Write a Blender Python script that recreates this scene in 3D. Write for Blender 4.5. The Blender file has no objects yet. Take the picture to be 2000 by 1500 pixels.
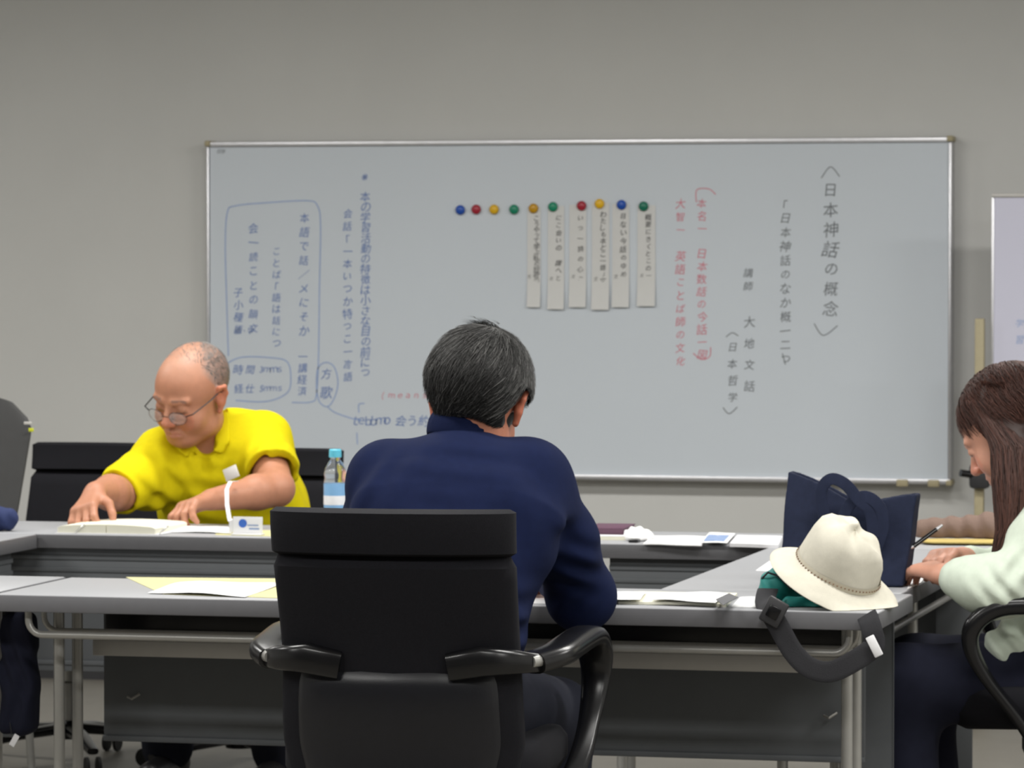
import bpy, bmesh, math, random
import numpy as np
from mathutils import Vector, Matrix, Quaternion
random.seed(7); rng = np.random.default_rng(7)
PI = math.pi
sc = bpy.context.scene
col = sc.collection

# ------------------------------------------------------------------ camera, world, lights, exposure
F_PX = 8062.0
CAM = Vector((0, 0, 1.385))
YAW = math.radians(13.94); PITCH = math.radians(-1.80)
cd = bpy.data.cameras.new('camera'); cam = bpy.data.objects.new('camera', cd); col.objects.link(cam)
cam.location = CAM
cam.rotation_euler = (PI/2 + PITCH, 0, YAW)
cd.sensor_width = 36.0; cd.lens = 36.0*F_PX/2000.0; cd.clip_end = 100; cd.clip_start = 0.1
cd.dof.use_dof = True; cd.dof.focus_distance = 6.0; cd.dof.aperture_fstop = 20.0      # the photograph is a little soft all over
sc.camera = cam
CR = Matrix.Rotation(YAW, 3, 'Z') @ Matrix.Rotation(PI/2 + PITCH, 3, 'X')

w = bpy.data.worlds.new('room_ambient'); sc.world = w; w.use_nodes = True
w.node_tree.nodes['Background'].inputs[0].default_value = (0.8, 0.85, 0.9, 1)
w.node_tree.nodes['Background'].inputs[1].default_value = 0.02
sc.view_settings.view_transform = 'Standard'; sc.view_settings.look = 'None'
sc.view_settings.gamma = 1.0; sc.view_settings.use_curve_mapping = False
sc.view_settings.exposure = 0.0
CEIL = 2.72
LAMPS = [(x, y) for y in (4.4, 7.1, 9.8) for x in (-5.6, -3.2, -0.8, 1.2)]
for i, (x, y) in enumerate(LAMPS):
    l = bpy.data.lights.new('ceiling_tube_light', 'AREA'); l.shape = 'RECTANGLE'; l.size = 1.25; l.size_y = 0.32
    l.energy = 46.0; l.color = (1.0, 0.985, 0.95)
    o = bpy.data.objects.new('ceiling_tube_light', l); col.objects.link(o); o.location = (x, y, CEIL - 0.075)

# ------------------------------------------------------------------ helpers
def ray(px, py):
    return CR @ Vector(((px-1000)/F_PX, (750-py)/F_PX, -1.0))
def at(px, py, Y):
    d = ray(px, py); return CAM + d*((Y-CAM.y)/d.y)
def atz(px, py, Z):
    d = ray(px, py); return CAM + d*((Z-CAM.z)/d.z)
def lin(c):
    c = c/255.0
    return c/12.92 if c <= 0.04045 else ((c+0.055)/1.055)**2.4
def rgb(r, g, b): return (lin(r), lin(g), lin(b), 1)

def mat(name, color, rough=0.6, metal=0.0, var=0.06, scale=40.0, bump=0.0, bscale=200.0, spec=0.5, attr=None,
        trans=0.0, ior=1.45, sss=0.0, sheen=0.0, aniso=None, coat=0.0, alpha=1.0):
    m = bpy.data.materials.new(name); m.use_nodes = True
    nt = m.node_tree; N = nt.nodes; L = nt.links; b = N['Principled BSDF']
    tc = N.new('ShaderNodeTexCoord'); mp = N.new('ShaderNodeMapping'); L.new(tc.outputs['Object'], mp.inputs[0])
    if aniso: mp.inputs['Scale'].default_value = aniso
    nz = N.new('ShaderNodeTexNoise'); nz.inputs['Scale'].default_value = scale; nz.inputs['Detail'].default_value = 4
    L.new(mp.outputs[0], nz.inputs['Vector'])
    mx = N.new('ShaderNodeMix'); mx.data_type = 'RGBA'; mx.blend_type = 'MULTIPLY'; mx.inputs[0].default_value = 1.0
    rp = N.new('ShaderNodeMapRange'); rp.inputs[1].default_value = 0.3; rp.inputs[2].default_value = 0.7
    rp.inputs[3].default_value = 1-var; rp.inputs[4].default_value = 1+var
    L.new(nz.outputs[0], rp.inputs[0]); L.new(rp.outputs[0], mx.inputs[7])
    if attr:
        a = N.new('ShaderNodeAttribute'); a.attribute_name = attr; L.new(a.outputs['Color'], mx.inputs[6])
    else: mx.inputs[6].default_value = color
    L.new(mx.outputs[2], b.inputs['Base Color'])
    b.inputs['Roughness'].default_value = rough; b.inputs['Metallic'].default_value = metal
    b.inputs['Specular IOR Level'].default_value = spec
    b.inputs['Transmission Weight'].default_value = trans; b.inputs['IOR'].default_value = ior
    b.inputs['Coat Weight'].default_value = coat; b.inputs['Alpha'].default_value = alpha
    if sss: b.inputs['Subsurface Weight'].default_value = sss; b.inputs['Subsurface Radius'].default_value = (0.012, 0.005, 0.003)
    if sheen: b.inputs['Sheen Weight'].default_value = sheen; b.inputs['Sheen Roughness'].default_value = 0.5
    if bump:
        n2 = N.new('ShaderNodeTexNoise'); n2.inputs['Scale'].default_value = bscale; n2.inputs['Detail'].default_value = 3
        L.new(mp.outputs[0], n2.inputs['Vector'])
        bp = N.new('ShaderNodeBump'); bp.inputs['Strength'].default_value = bump; bp.inputs['Distance'].default_value = 0.002
        L.new(n2.outputs[0], bp.inputs['Height']); L.new(bp.outputs[0], b.inputs['Normal'])
    return m

OFF = {}
class MB:
    def __init__(s): s.v = []; s.f = []; s.c = None
    def add(s, vs, fs):
        n = len(s.v); s.v.extend([Vector(v) for v in vs]); s.f.extend([tuple(i+n for i in f) for f in fs]); return s
    def box(s, lo, hi, bev=0.0, M=None, seg=2):
        bm = bmesh.new(); bmesh.ops.create_cube(bm, size=1)
        lo = Vector(lo); hi = Vector(hi); c = (lo+hi)/2; d = hi-lo
        for v in bm.verts: v.co = Vector((c.x+v.co.x*d.x, c.y+v.co.y*d.y, c.z+v.co.z*d.z))
        if bev: bmesh.ops.bevel(bm, geom=list(bm.edges), offset=bev, segments=seg, affect='EDGES', profile=0.5)
        if M is not None:
            for v in bm.verts: v.co = M @ v.co
        bm.verts.index_update()
        s.add([v.co for v in bm.verts], [[v.index for v in f.verts] for f in bm.faces]); bm.free(); return s
    def sweep(s, pts, prof, up=(0, 0, 1), caps=True, scales=None, ups=None):
        pts = [Vector(p) for p in pts]; n = len(pts); k = len(prof); vs = []
        for i, p in enumerate(pts):
            t = (pts[min(i+1, n-1)] - pts[max(i-1, 0)]).normalized()
            u = Vector(ups[i]) if ups else Vector(up)
            if abs(t.dot(u.normalized())) > 0.98: u = Vector((0, 1, 0)) if abs(t.y) < 0.9 else Vector((1, 0, 0))
            a = t.cross(u).normalized(); b = a.cross(t).normalized()
            sc_ = scales[i] if scales else 1.0
            for (x, y) in prof: vs.append(p + a*(x*sc_) + b*(y*sc_))
        fs = []
        for i in range(n-1):
            for j in range(k):
                fs.append((i*k+j, i*k+(j+1) % k, (i+1)*k+(j+1) % k, (i+1)*k+j))
        if caps: fs.append(tuple(range(k))[::-1]); fs.append(tuple((n-1)*k+j for j in range(k)))
        return s.add(vs, fs)
    def tube(s, pts, r, seg=10, up=(0, 0, 1), scales=None, flat=1.0, ups=None):
        prof = [(r*math.cos(2*PI*i/seg), r*flat*math.sin(2*PI*i/seg)) for i in range(seg)]
        return s.sweep(pts, prof, up, scales=scales, ups=ups)
    def lathe(s, prof, seg=24, M=None):
        vs = []; fs = []; n = len(prof)
        for (r, z) in prof:
            for j in range(seg):
                a = 2*PI*j/seg; v = Vector((r*math.cos(a), r*math.sin(a), z)); vs.append(M @ v if M is not None else v)
        for i in range(n-1):
            for j in range(seg): fs.append((i*seg+j, i*seg+(j+1) % seg, (i+1)*seg+(j+1) % seg, (i+1)*seg+j))
        if prof[0][0] > 1e-4: fs.append(tuple(range(seg))[::-1])
        if prof[-1][0] > 1e-4: fs.append(tuple((n-1)*seg+j for j in range(seg)))
        return s.add(vs, fs)
    def grid(s, fn, nu, nv, thick=0.0, nrm=(0, 0, 1)):
        vs = [Vector(fn(i/(nu-1), j/(nv-1))) for i in range(nu) for j in range(nv)]
        nv_ = Vector(nrm)
        fs = [(i*nv+j, (i+1)*nv+j, (i+1)*nv+j+1, i*nv+j+1) for i in range(nu-1) for j in range(nv-1)]
        if not thick: return s.add(vs, fs)
        N = len(vs); vs2 = [v - nv_*thick for v in vs]
        f2 = [tuple(N+q for q in f[::-1]) for f in fs]
        bd = [(i*nv) for i in range(nu)] + [((nu-1)*nv+j) for j in range(1, nv)] + [(i*nv+nv-1) for i in range(nu-2, -1, -1)] + [j for j in range(nv-2, 0, -1)]
        f3 = [(bd[q], bd[q-1], N+bd[q-1], N+bd[q]) for q in range(len(bd))]
        return s.add(vs+vs2, fs+f2+f3)
    def build(s, name, m, parent=None, smooth=True, angle=40, local=False, recenter=True):
        me = bpy.data.meshes.new(name)
        off = Vector((0, 0, 0))
        if parent is not None:
            off = OFF.get(parent.name, Vector((0, 0, 0)))
        elif not local and recenter and s.v:
            xs = [v.x for v in s.v]; ys = [v.y for v in s.v]; zs = [v.z for v in s.v]
            off = Vector(((min(xs)+max(xs))/2, (min(ys)+max(ys))/2, min(zs)))
        me.from_pydata([tuple(v-off) for v in s.v], [], s.f)
        me.validate(); me.update()
        bm = bmesh.new(); bm.from_mesh(me); bmesh.ops.recalc_face_normals(bm, faces=list(bm.faces)); bm.to_mesh(me); bm.free()
        if smooth:
            for p in me.polygons: p.use_smooth = True
            try: me.set_sharp_from_angle(angle=math.radians(angle))
            except Exception: pass
        me.materials.append(m)
        o = bpy.data.objects.new(name, me); col.objects.link(o)
        if parent is not None: o.parent = parent
        else: o.location = off
        OFF[o.name] = off
        return o

def tag(o, label=None, cat=None, group=None, kind=None):
    if label: o['label'] = label
    if cat: o['category'] = cat
    if group: o['group'] = group
    if kind: o['kind'] = kind
    return o
def thing(name, label, cat, loc=(0, 0, 0), rz=0, group=None):
    o = bpy.data.objects.new(name, None); o.empty_display_size = 0.1; col.objects.link(o)
    o.location = loc; o.rotation_euler = (0, 0, rz)
    OFF[o.name] = Vector(loc) if rz == 0 else Vector((0, 0, 0))
    return tag(o, label, cat, group)
def lthing(name, label, cat, loc, rz=0, group=None):       # children given in the thing's own coordinates
    o = thing(name, label, cat, loc, rz, group); OFF[o.name] = Vector((0, 0, 0)); return o
KIDS = {}
def copy_tree(o, parent=None):
    c = o.copy(); col.objects.link(c)
    if parent is not None: c.parent = parent; c.matrix_parent_inverse = o.matrix_parent_inverse.copy()
    OFF[c.name] = OFF.get(o.name, Vector((0, 0, 0)))
    for ch in [k for k in col.objects if k.parent == o]: copy_tree(ch, c)
    return c

# ------------------------------------------------------------------ signed-distance modeller for bodies, clothes, soft things
class SDF:
    def __init__(s, lo, hi, h):
        s.lo = np.array(lo, float); s.h = h
        s.n = np.ceil((np.array(hi, float)-s.lo)/h).astype(int)+1
        s.F = np.full(s.n, 0.05, np.float32)
        s.ax = [(s.lo[i]+h*np.arange(s.n[i])).astype(np.float32) for i in range(3)]
    def region(s, lo, hi):
        a = np.clip(np.floor((np.array(lo)-s.lo)/s.h).astype(int), 0, s.n); b = np.clip(np.ceil((np.array(hi)-s.lo)/s.h).astype(int)+1, 0, s.n)
        if np.any(b <= a): return None
        sl = tuple(slice(a[i], b[i]) for i in range(3))
        X = s.ax[0][sl[0]][:, None, None]; Y = s.ax[1][sl[1]][None, :, None]; Z = s.ax[2][sl[2]][None, None, :]
        return sl, X, Y, Z
    def comb(s, sl, d, k, op):
        F = s.F[sl]
        if op == 'cut':
            d = -d
            if k > 0:
                hh = np.maximum(k-np.abs(F-d), 0)/k; s.F[sl] = np.maximum(F, d)+hh*hh*k*0.25
            else: s.F[sl] = np.maximum(F, d)
        else:
            if k > 0:
                hh = np.maximum(k-np.abs(F-d), 0)/k; s.F[sl] = np.minimum(F, d)-hh*hh*k*0.25
            else: s.F[sl] = np.minimum(F, d)
    def cap(s, a, b, ra, rb=None, k=0.02, op='add', flatn=None, flat=1.0, endcut=False):
        rb = ra if rb is None else rb
        a = np.array(a, float); b = np.array(b, float); m = max(ra, rb)*max(1, flat)+k+0.012
        R = s.region(np.minimum(a, b)-m, np.maximum(a, b)+m)
        if R is None: return s
        sl, X, Y, Z = R; ab = b-a; L2 = max(ab.dot(ab), 1e-9)
        px, py, pz = X-a[0], Y-a[1], Z-a[2]
        tt = (px*ab[0]+py*ab[1]+pz*ab[2])/L2; t = np.clip(tt, 0, 1)
        dx, dy, dz = px-t*ab[0], py-t*ab[1], pz-t*ab[2]
        q = dx*dx+dy*dy+dz*dz
        if flatn is not None:
            n = np.array(flatn, float); n /= np.linalg.norm(n); u = dx*n[0]+dy*n[1]+dz*n[2]
            q = q-u*u+(u/flat)**2
        d = np.sqrt(q)-(ra+(rb-ra)*t)
        if endcut: d = np.maximum(d, (tt-1)*math.sqrt(L2))
        s.comb(sl, d, k, op); return s
    def chain(s, pts, rs, k=0.02, **kw):
        for i in range(len(pts)-1): s.cap(pts[i], pts[i+1], rs[i], rs[i+1], k, **kw)
        return s
    def ell(s, c, r, k=0.02, R=None, op='add'):
        c = np.array(c, float); r = np.array(r, float); m = max(r)+k+0.012
        Q = s.region(c-m, c+m)
        if Q is None: return s
        sl, X, Y, Z = Q; X = X-c[0]; Y = Y-c[1]; Z = Z-c[2]
        if R is not None:
            R = np.array(R)
            X, Y, Z = X*R[0, 0]+Y*R[1, 0]+Z*R[2, 0], X*R[0, 1]+Y*R[1, 1]+Z*R[2, 1], X*R[0, 2]+Y*R[1, 2]+Z*R[2, 2]
        k0 = np.sqrt((X/r[0])**2+(Y/r[1])**2+(Z/r[2])**2); k1 = np.sqrt((X/r[0]**2)**2+(Y/r[1]**2)**2+(Z/r[2]**2)**2)+1e-6
        s.comb(sl, k0*(k0-1)/k1, k, op); return s
    def econe(s, a, b, wa, da, wb, db, right, k=0.03, op='add', p=2.4):
        a = np.array(a, float); b = np.array(b, float); m = max(wa, wb, da, db)+k+0.015
        Q = s.region(np.minimum(a, b)-m, np.maximum(a, b)+m)
        if Q is None: return s
        sl, X, Y, Z = Q; ab = b-a; L = np.linalg.norm(ab); ax = ab/L
        r = np.array(right, float); r -= ax*r.dot(ax); r /= np.linalg.norm(r); f = np.cross(ax, r)
        X = X-a[0]; Y = Y-a[1]; Z = Z-a[2]
        tt = X*ax[0]+Y*ax[1]+Z*ax[2]; t = np.clip(tt/L, 0, 1); e = tt-t*L
        u = X*r[0]+Y*r[1]+Z*r[2]; v = X*f[0]+Y*f[1]+Z*f[2]
        w_ = wa+(wb-wa)*t; d_ = da+(db-da)*t
        q = (np.abs(u/w_)**p+np.abs(v/d_)**p+np.abs(e/d_)**p)**(1/p)
        s.comb(sl, (q-1)*np.minimum(w_, d_), k, op); return s
    def plane(s, pt, n):      # keeps the side opposite to n
        n = np.array(n, float); n /= np.linalg.norm(n); pt = np.array(pt, float)
        d = (s.ax[0]-pt[0])[:, None, None]*n[0]+(s.ax[1]-pt[1])[None, :, None]*n[1]+(s.ax[2]-pt[2])[None, None, :]*n[2]
        s.F = np.maximum(s.F, d.astype(np.float32)); return s
    def wobble(s, amp, f, seed=0, aniso=(1, 1, 1)):
        r = np.random.default_rng(seed); D = 0
        for i in range(7):
            k = r.normal(size=3)*f*np.array(aniso); ph = r.uniform(0, 6.28)
            a = (s.ax[0]*k[0])[:, None, None]+(s.ax[1]*k[1])[None, :, None]+(s.ax[2]*k[2])[None, None, :]+ph
            D = D+np.sin(a)
        s.F += (amp/2.6*D).astype(np.float32); return s
    def fold(s, c, d, lam, amp, R, bend=0.0):       # a run of soft creases across direction d, fading out around c
        c = np.array(c, float); Q = s.region(c-2.2*R, c+2.2*R)
        if Q is None: return s
        sl, X, Y, Z = Q; d = np.array(d, float); d /= np.linalg.norm(d); X = X-c[0]; Y = Y-c[1]; Z = Z-c[2]
        t = X*d[0]+Y*d[1]+Z*d[2]; r2 = X*X+Y*Y+Z*Z
        s.F[sl] += (amp*np.sin(6.283*(t+bend*r2/R)/lam+1.0)*np.exp(-r2/(R*R))).astype(np.float32); return s
    def mesh(s, keep_big=True):
        F = s.F; S = F < 0; h = s.h
        c = np.zeros(np.array(F.shape)-1, np.int8); offs = [(i, j, k) for i in (0, 1) for j in (0, 1) for k in (0, 1)]
        n0, n1, n2 = c.shape
        for (i, j, k) in offs: c += S[i:i+n0, j:j+n1, k:k+n2]
        act = (c > 0) & (c < 8); A = np.argwhere(act); idx = np.full(c.shape, -1, np.int32); idx[act] = np.arange(len(A))
        P = np.zeros((len(A), 3)); C = np.zeros(len(A))
        for a in offs:
            for d in range(3):
                if a[d]: continue
                b = list(a); b[d] = 1
                fa = F[A[:, 0]+a[0], A[:, 1]+a[1], A[:, 2]+a[2]]; fb = F[A[:, 0]+b[0], A[:, 1]+b[1], A[:, 2]+b[2]]
                cr = (fa < 0) != (fb < 0); t = np.where(cr, fa/np.where(cr, fa-fb, 1), 0)
                q = np.array(a, float)[None, :].repeat(len(A), 0); q[:, d] += t
                P += q*cr[:, None]; C += cr
        V = (A+P/C[:, None])*h+s.lo
        faces = []
        for d in range(3):
            e = [(1, 2), (2, 0), (0, 1)][d]
            s0 = [slice(1, -1)]*3; s1 = [slice(1, -1)]*3; s0[d] = slice(0, -1); s1[d] = slice(1, None)
            s0, s1 = tuple(s0), tuple(s1)
            D = S[s0] != S[s1]; I = np.argwhere(D); fl = S[s0][D]
            for q in range(3):
                if q != d: I[:, q] += 1
            def cell(du, dv):
                J = I.copy(); J[:, e[0]] -= du; J[:, e[1]] -= dv; return idx[J[:, 0], J[:, 1], J[:, 2]]
            Q = np.stack([cell(1, 1), cell(0, 1), cell(0, 0), cell(1, 0)], 1)
            Q[~fl] = Q[~fl][:, ::-1]; faces.append(Q)
        return V, np.concatenate(faces)
    def build(s, name, m, parent=None, colfn=None, smooth_it=0):
        V, Fc = s.mesh()
        if smooth_it:
            E = np.concatenate([Fc[:, [0, 1]], Fc[:, [1, 2]], Fc[:, [2, 3]], Fc[:, [3, 0]]])
            for _ in range(smooth_it):
                A = np.zeros_like(V); cnt = np.zeros(len(V))
                np.add.at(A, E[:, 0], V[E[:, 1]]); np.add.at(A, E[:, 1], V[E[:, 0]]); np.add.at(cnt, E[:, 0], 1); np.add.at(cnt, E[:, 1], 1)
                V = V*0.5+0.5*A/np.maximum(cnt, 1)[:, None]
        if parent is not None: off = np.array(OFF.get(parent.name, Vector((0, 0, 0))))
        else: off = np.array([(V[:, 0].min()+V[:, 0].max())/2, (V[:, 1].min()+V[:, 1].max())/2, V[:, 2].min()])
        me = bpy.data.meshes.new(name); n = len(V); f = len(Fc); V2 = (V-off).astype(np.float32)
        me.vertices.add(n); me.vertices.foreach_set('co', V2.ravel())
        me.loops.add(f*4); me.loops.foreach_set('vertex_index', Fc.ravel().astype(np.int32))
        me.polygons.add(f); me.polygons.foreach_set('loop_start', (np.arange(f)*4).astype(np.int32))
        me.polygons.foreach_set('use_smooth', np.ones(f, bool))
        me.update(calc_edges=True)
        if colfn is not None:
            ca = me.color_attributes.new('Col', 'FLOAT_COLOR', 'POINT'); C = np.ones((n, 4), np.float32); C[:, :3] = colfn(V)
            ca.data.foreach_set('color', C.ravel())
        me.materials.append(m)
        o = bpy.data.objects.new(name, me); col.objects.link(o); OFF[o.name] = Vector(off)
        if parent is not None: o.parent = parent
        else: o.location = Vector(off)
        return o

# ------------------------------------------------------------------ materials
M = {}
M['wall'] = mat('wall_paint', rgb(198, 198, 195), 0.85, var=0.02, scale=3, bump=0.15, bscale=300, spec=0.2)
M['floor'] = mat('floor_vinyl', rgb(114, 110, 102), 0.45, var=0.05, scale=8)
M['ceil'] = mat('ceiling_board', rgb(165, 164, 160), 0.9, var=0.03, scale=60)
M['joint'] = mat('dark_joint', rgb(92, 88, 80), 0.8)
M['board'] = mat('whiteboard_enamel', rgb(200, 207, 214), 0.35, var=0.01, scale=2, spec=0.4)
M['board2'] = mat('portable_board_enamel', rgb(200, 200, 216), 0.35, var=0.01, scale=2, spec=0.4)
M['alu'] = mat('brushed_aluminium', rgb(205, 205, 208), 0.38, 0.85, var=0.04)
M['cap'] = mat('beige_plastic_corner', rgb(165, 155, 125), 0.5)
M['top'] = mat('tabletop_laminate', rgb(156, 157, 160), 0.42, var=0.03, scale=250)
M['edge'] = mat('tabletop_edge', rgb(94, 94, 97), 0.5, var=0.03)
M['panel'] = mat('modesty_panel_steel', rgb(88, 91, 94), 0.6, var=0.03, scale=20)
M['chrome'] = mat('chromed_tube', rgb(165, 164, 160), 0.35, 0.45, var=0.02)
M['paintm'] = mat('grey_painted_metal', rgb(185, 183, 179), 0.45, 0.2, var=0.02)
M['dplast'] = mat('dark_grey_plastic', rgb(48, 48, 50), 0.5)
M['black'] = mat('black_fabric', rgb(20, 20, 25), 0.85, var=0.15, scale=300, bump=0.3, bscale=900, spec=0.25)
M['leather'] = mat('black_leatherette', rgb(19, 20, 26), 0.34, var=0.08, scale=60, bump=0.08, bscale=400)
M['gloss'] = mat('black_glossy_plastic', rgb(16, 16, 18), 0.25)
M['rubber'] = mat('black_rubber', rgb(22, 22, 22), 0.7)
M['greyback'] = mat('charcoal_chair_shell', rgb(50, 50, 50), 0.6)
M['skin'] = mat('skin', rgb(190, 140, 112), 0.5, var=0.05, scale=60, attr='Col', sss=0.08, bump=0.05, bscale=500)
M['yellow'] = mat('yellow_pique_cotton', rgb(210, 194, 10), 0.85, var=0.03, scale=80, bump=0.25, bscale=1200, spec=0.2)
M['navy'] = mat('navy_cotton', rgb(19, 27, 56), 0.9, var=0.06, scale=60, bump=0.25, bscale=1000, spec=0.12)
M['mint'] = mat('pale_mint_knit', rgb(200, 210, 195), 0.9, var=0.04, scale=60, bump=0.3, bscale=700, spec=0.2)
M['trou'] = mat('dark_trouser_cloth', rgb(30, 32, 42), 0.9, var=0.08, spec=0.2)
M['trou2'] = mat('dark_navy_skirt_cloth', rgb(28, 30, 44), 0.9, var=0.08, spec=0.2)
M['shoe'] = mat('black_shoe_leather', rgb(22, 21, 22), 0.4)
M['hair'] = mat('hair', rgb(60, 60, 60), 0.5, var=0.1, attr='Col', spec=0.35)
M['paper'] = mat('white_paper', rgb(228, 228, 228), 0.7, var=0.01)
M['cream'] = mat('cream_paper', rgb(226, 224, 205), 0.6, var=0.02)
M['film'] = mat('clear_plastic_film', rgb(245, 245, 245), 0.08, trans=0.9, spec=0.6, var=0.0)
M['ypaper'] = mat('pale_yellow_folder', rgb(196, 191, 142), 0.6, var=0.03)
M['tote'] = mat('navy_canvas', rgb(30, 36, 56), 0.85, var=0.1, scale=80, bump=0.3, bscale=700, spec=0.25)
M['hat'] = mat('cream_cotton_twill', rgb(200, 196, 182), 0.9, var=0.04, scale=60, bump=0.25, bscale=700, spec=0.2)
M['teal'] = mat('teal_nylon', rgb(24, 122, 116), 0.6, var=0.08, bump=0.15)
M['web'] = mat('black_webbing', rgb(34, 34, 38), 0.75, bump=0.3, bscale=600)
M['blue'] = mat('blue_ink', rgb(60, 105, 190), 0.5)
M['white'] = mat('white_plastic', rgb(222, 222, 224), 0.45)
M['maroon'] = mat('maroon_cover', rgb(92, 62, 80), 0.55)
M['ltblue'] = mat('light_blue_print', rgb(130, 150, 185), 0.6)
M['brown'] = mat('brown_cloth', rgb(112, 92, 82), 0.85, bump=0.3)
M['gold'] = mat('mustard_cloth', rgb(176, 156, 92), 0.8, bump=0.2)
M['capb'] = mat('light_blue_bottle_cap', rgb(96, 190, 214), 0.4)
M['pet'] = mat('clear_bottle_plastic', rgb(235, 240, 245), 0.08, trans=0.95, var=0.0, ior=1.33)
M['label'] = mat('bottle_label', rgb(120, 165, 205), 0.4)
M['pink'] = mat('pink_sticker', rgb(206, 60, 120), 0.6)
M['ystick'] = mat('yellow_green_sticker', rgb(190, 196, 40), 0.5)
# ------------------------------------------------------------------ the room
YW = 12.70
def slab(name, lo, hi, m):
    o = MB().box(lo, hi).build(name, m, smooth=False); o['kind'] = 'structure'; return o
slab('floor', (-8.2, -2.2, -0.1), (2.7, YW+0.1, 0.0), M['floor'])
slab('wall_back', (-8.2, YW, 0.0), (2.7, YW+0.1, CEIL), M['wall'])
slab('wall_left', (-8.2, -2.1, 0.0), (-8.1, YW, CEIL), M['wall'])
slab('wall_right', (2.6, -2.1, 0.0), (2.7, YW, CEIL), M['wall'])
slab('wall_front', (-8.1, -2.2, 0.0), (2.6, -2.1, CEIL), M['wall'])
slab('ceiling', (-8.2, -2.2, CEIL), (2.7, YW+0.1, CEIL+0.1), M['ceil'])
slab('baseboard_back', (-8.1, YW-0.012, 0.0), (2.6, YW, 0.06), M['dplast'])

# ------------------------------------------------------------------ whiteboards and their writing
YB = 12.640
GL = {}
def glyph(ch):
    if ch in GL: return GL[ch]
    cu = bpy.data.curves.new('glyph', 'FONT'); cu.body = ch; cu.size = 1.0; cu.resolution_u = 2; cu.offset = 0.0
    o = bpy.data.objects.new('glyph', cu); col.objects.link(o)
    dg = bpy.context.evaluated_depsgraph_get(); me = bpy.data.meshes.new_from_object(o.evaluated_get(dg))
    V = [tuple(v.co) for v in me.vertices]; Fc = [tuple(p.vertices) for p in me.polygons]
    bpy.data.objects.remove(o); bpy.data.curves.remove(cu); bpy.data.meshes.remove(me)
    if V:
        xs = [v[0] for v in V]; ys = [v[1] for v in V]; cx = (min(xs)+max(xs))/2; cy = (min(ys)+max(ys))/2
        V = [(v[0]-cx, v[1]-cy) for v in V]
    GL[ch] = (V, Fc); return GL[ch]
def column(mb, px, y0, y1, text, size, Y, jit=0.1, vertical=True, dx=0.0):
    n = len(text)
    for i, ch in enumerate(text):
        if ch in ' 　': continue
        t = (i+0.5)/n
        p = at(px+dx*t, y0+(y1-y0)*t, Y) if vertical else at(y0+(y1-y0)*t, px+dx*t, Y)
        V, Fc = glyph(ch); s_ = size*(1+random.uniform(-jit, jit)); a = random.uniform(-0.12, 0.12); sk = random.uniform(0.05, 0.22)
        ox = random.uniform(-jit, jit)*size*0.4
        vs = []
        for (x, y) in V:
            x2 = x+sk*y; xx = x2*math.cos(a)-y*math.sin(a); yy = x2*math.sin(a)+y*math.cos(a)
            vs.append((p.x+ox+xx*s_, Y, p.z+yy*s_))
        mb.add(vs, Fc)
def line(mb, pts, r, Y, n=8):
    P = [at(x, y, Y) for x, y in pts]
    # smooth the polyline
    out = []
    for i in range(len(P)-1):
        p0 = P[max(i-1, 0)]; p1 = P[i]; p2 = P[i+1]; p3 = P[min(i+2, len(P)-1)]
        for k in range(n):
            t = k/n; out.append(0.5*((2*p1)+(p2-p0)*t+(2*p0-5*p1+4*p2-p3)*t*t+(3*p1-p0-3*p2+p3)*t**3))
    out.append(P[-1])
    mb.sweep(out, [(-r, -0.0001), (r, -0.0001), (r, 0.0001), (-r, 0.0001)], up=(0, 1, 0), caps=False)

ink_k = mat('black_marker_ink', rgb(108, 112, 116), 0.6)
ink_b = mat('blue_marker_ink', rgb(96, 122, 178), 0.6)
ink_lb = mat('pale_blue_marker_ink', rgb(148, 168, 206), 0.6)
ink_r = mat('red_marker_ink', rgb(206, 120, 134), 0.6)
ink_p = mat('black_pen_ink', rgb(84, 84, 84), 0.6)
pTL = at(404, 277, YB); pBR = at(1857, 946, YB); pTR = at(1857, 268, YB); 
xl, xr, zt, zb = pTL.x, pBR.x, (pTL.z+pTR.z)/2, pBR.z
wb = thing('whiteboard', 'large white wall whiteboard with aluminium frame and vertical marker writing', 'whiteboard', ((xl+xr)/2, YB+0.03, zb))
MB().box((xl+0.01, YB, zb+0.01), (xr-0.01, YB+0.045, zt-0.01)).build('writing_surface', M['board'], wb, smooth=False)
fr = 0.016
for nm, lo, hi in (('top_rail', (xl, YB-0.010, zt-fr), (xr, YB+0.055, zt)), ('bottom_rail', (xl, YB-0.014, zb), (xr, YB+0.055, zb+fr)),
                   ('side_rail', (xl, YB-0.008, zb+fr), (xl+0.009, YB+0.055, zt-fr)), ('side_rail', (xr-0.009, YB-0.008, zb+fr), (xr, YB+0.055, zt-fr))):
    MB().box(lo, hi, 0.003).build(nm, M['alu'], wb)
for cx, cz in ((xl, zt), (xr, zt), (xl, zb), (xr, zb)):
    dx = 0.014 if cx == xl else -0.014; dz = -0.014 if cz == zt else 0.014
    MB().box((min(cx-0.004*(1 if dx > 0 else -1), cx+dx), YB-0.016, min(cz-0.004*(1 if dz < 0 else -1)*-1, cz+dz)), (max(cx-0.004*(1 if dx > 0 else -1), cx+dx), YB+0.057, max(cz+0.004*(1 if dz < 0 else -1), cz+dz)), 0.004).build('corner_cap', M['cap'], wb)
for px in (1764, 1825):
    p = at(px, 946, YB); MB().box((p.x-0.018, YB-0.024, zb-0.008), (p.x+0.018, YB-0.012, zb+0.014), 0.004).build('tray_clip', M['cap'], wb)
lg = MB(); column(lg, 296, 424, 440, '日学', 0.016, YB-0.0006, vertical=False); lg.build('maker_mark', ink_k, wb, smooth=False)['kind'] = 'stuff'
Yk = YB-0.0008
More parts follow.
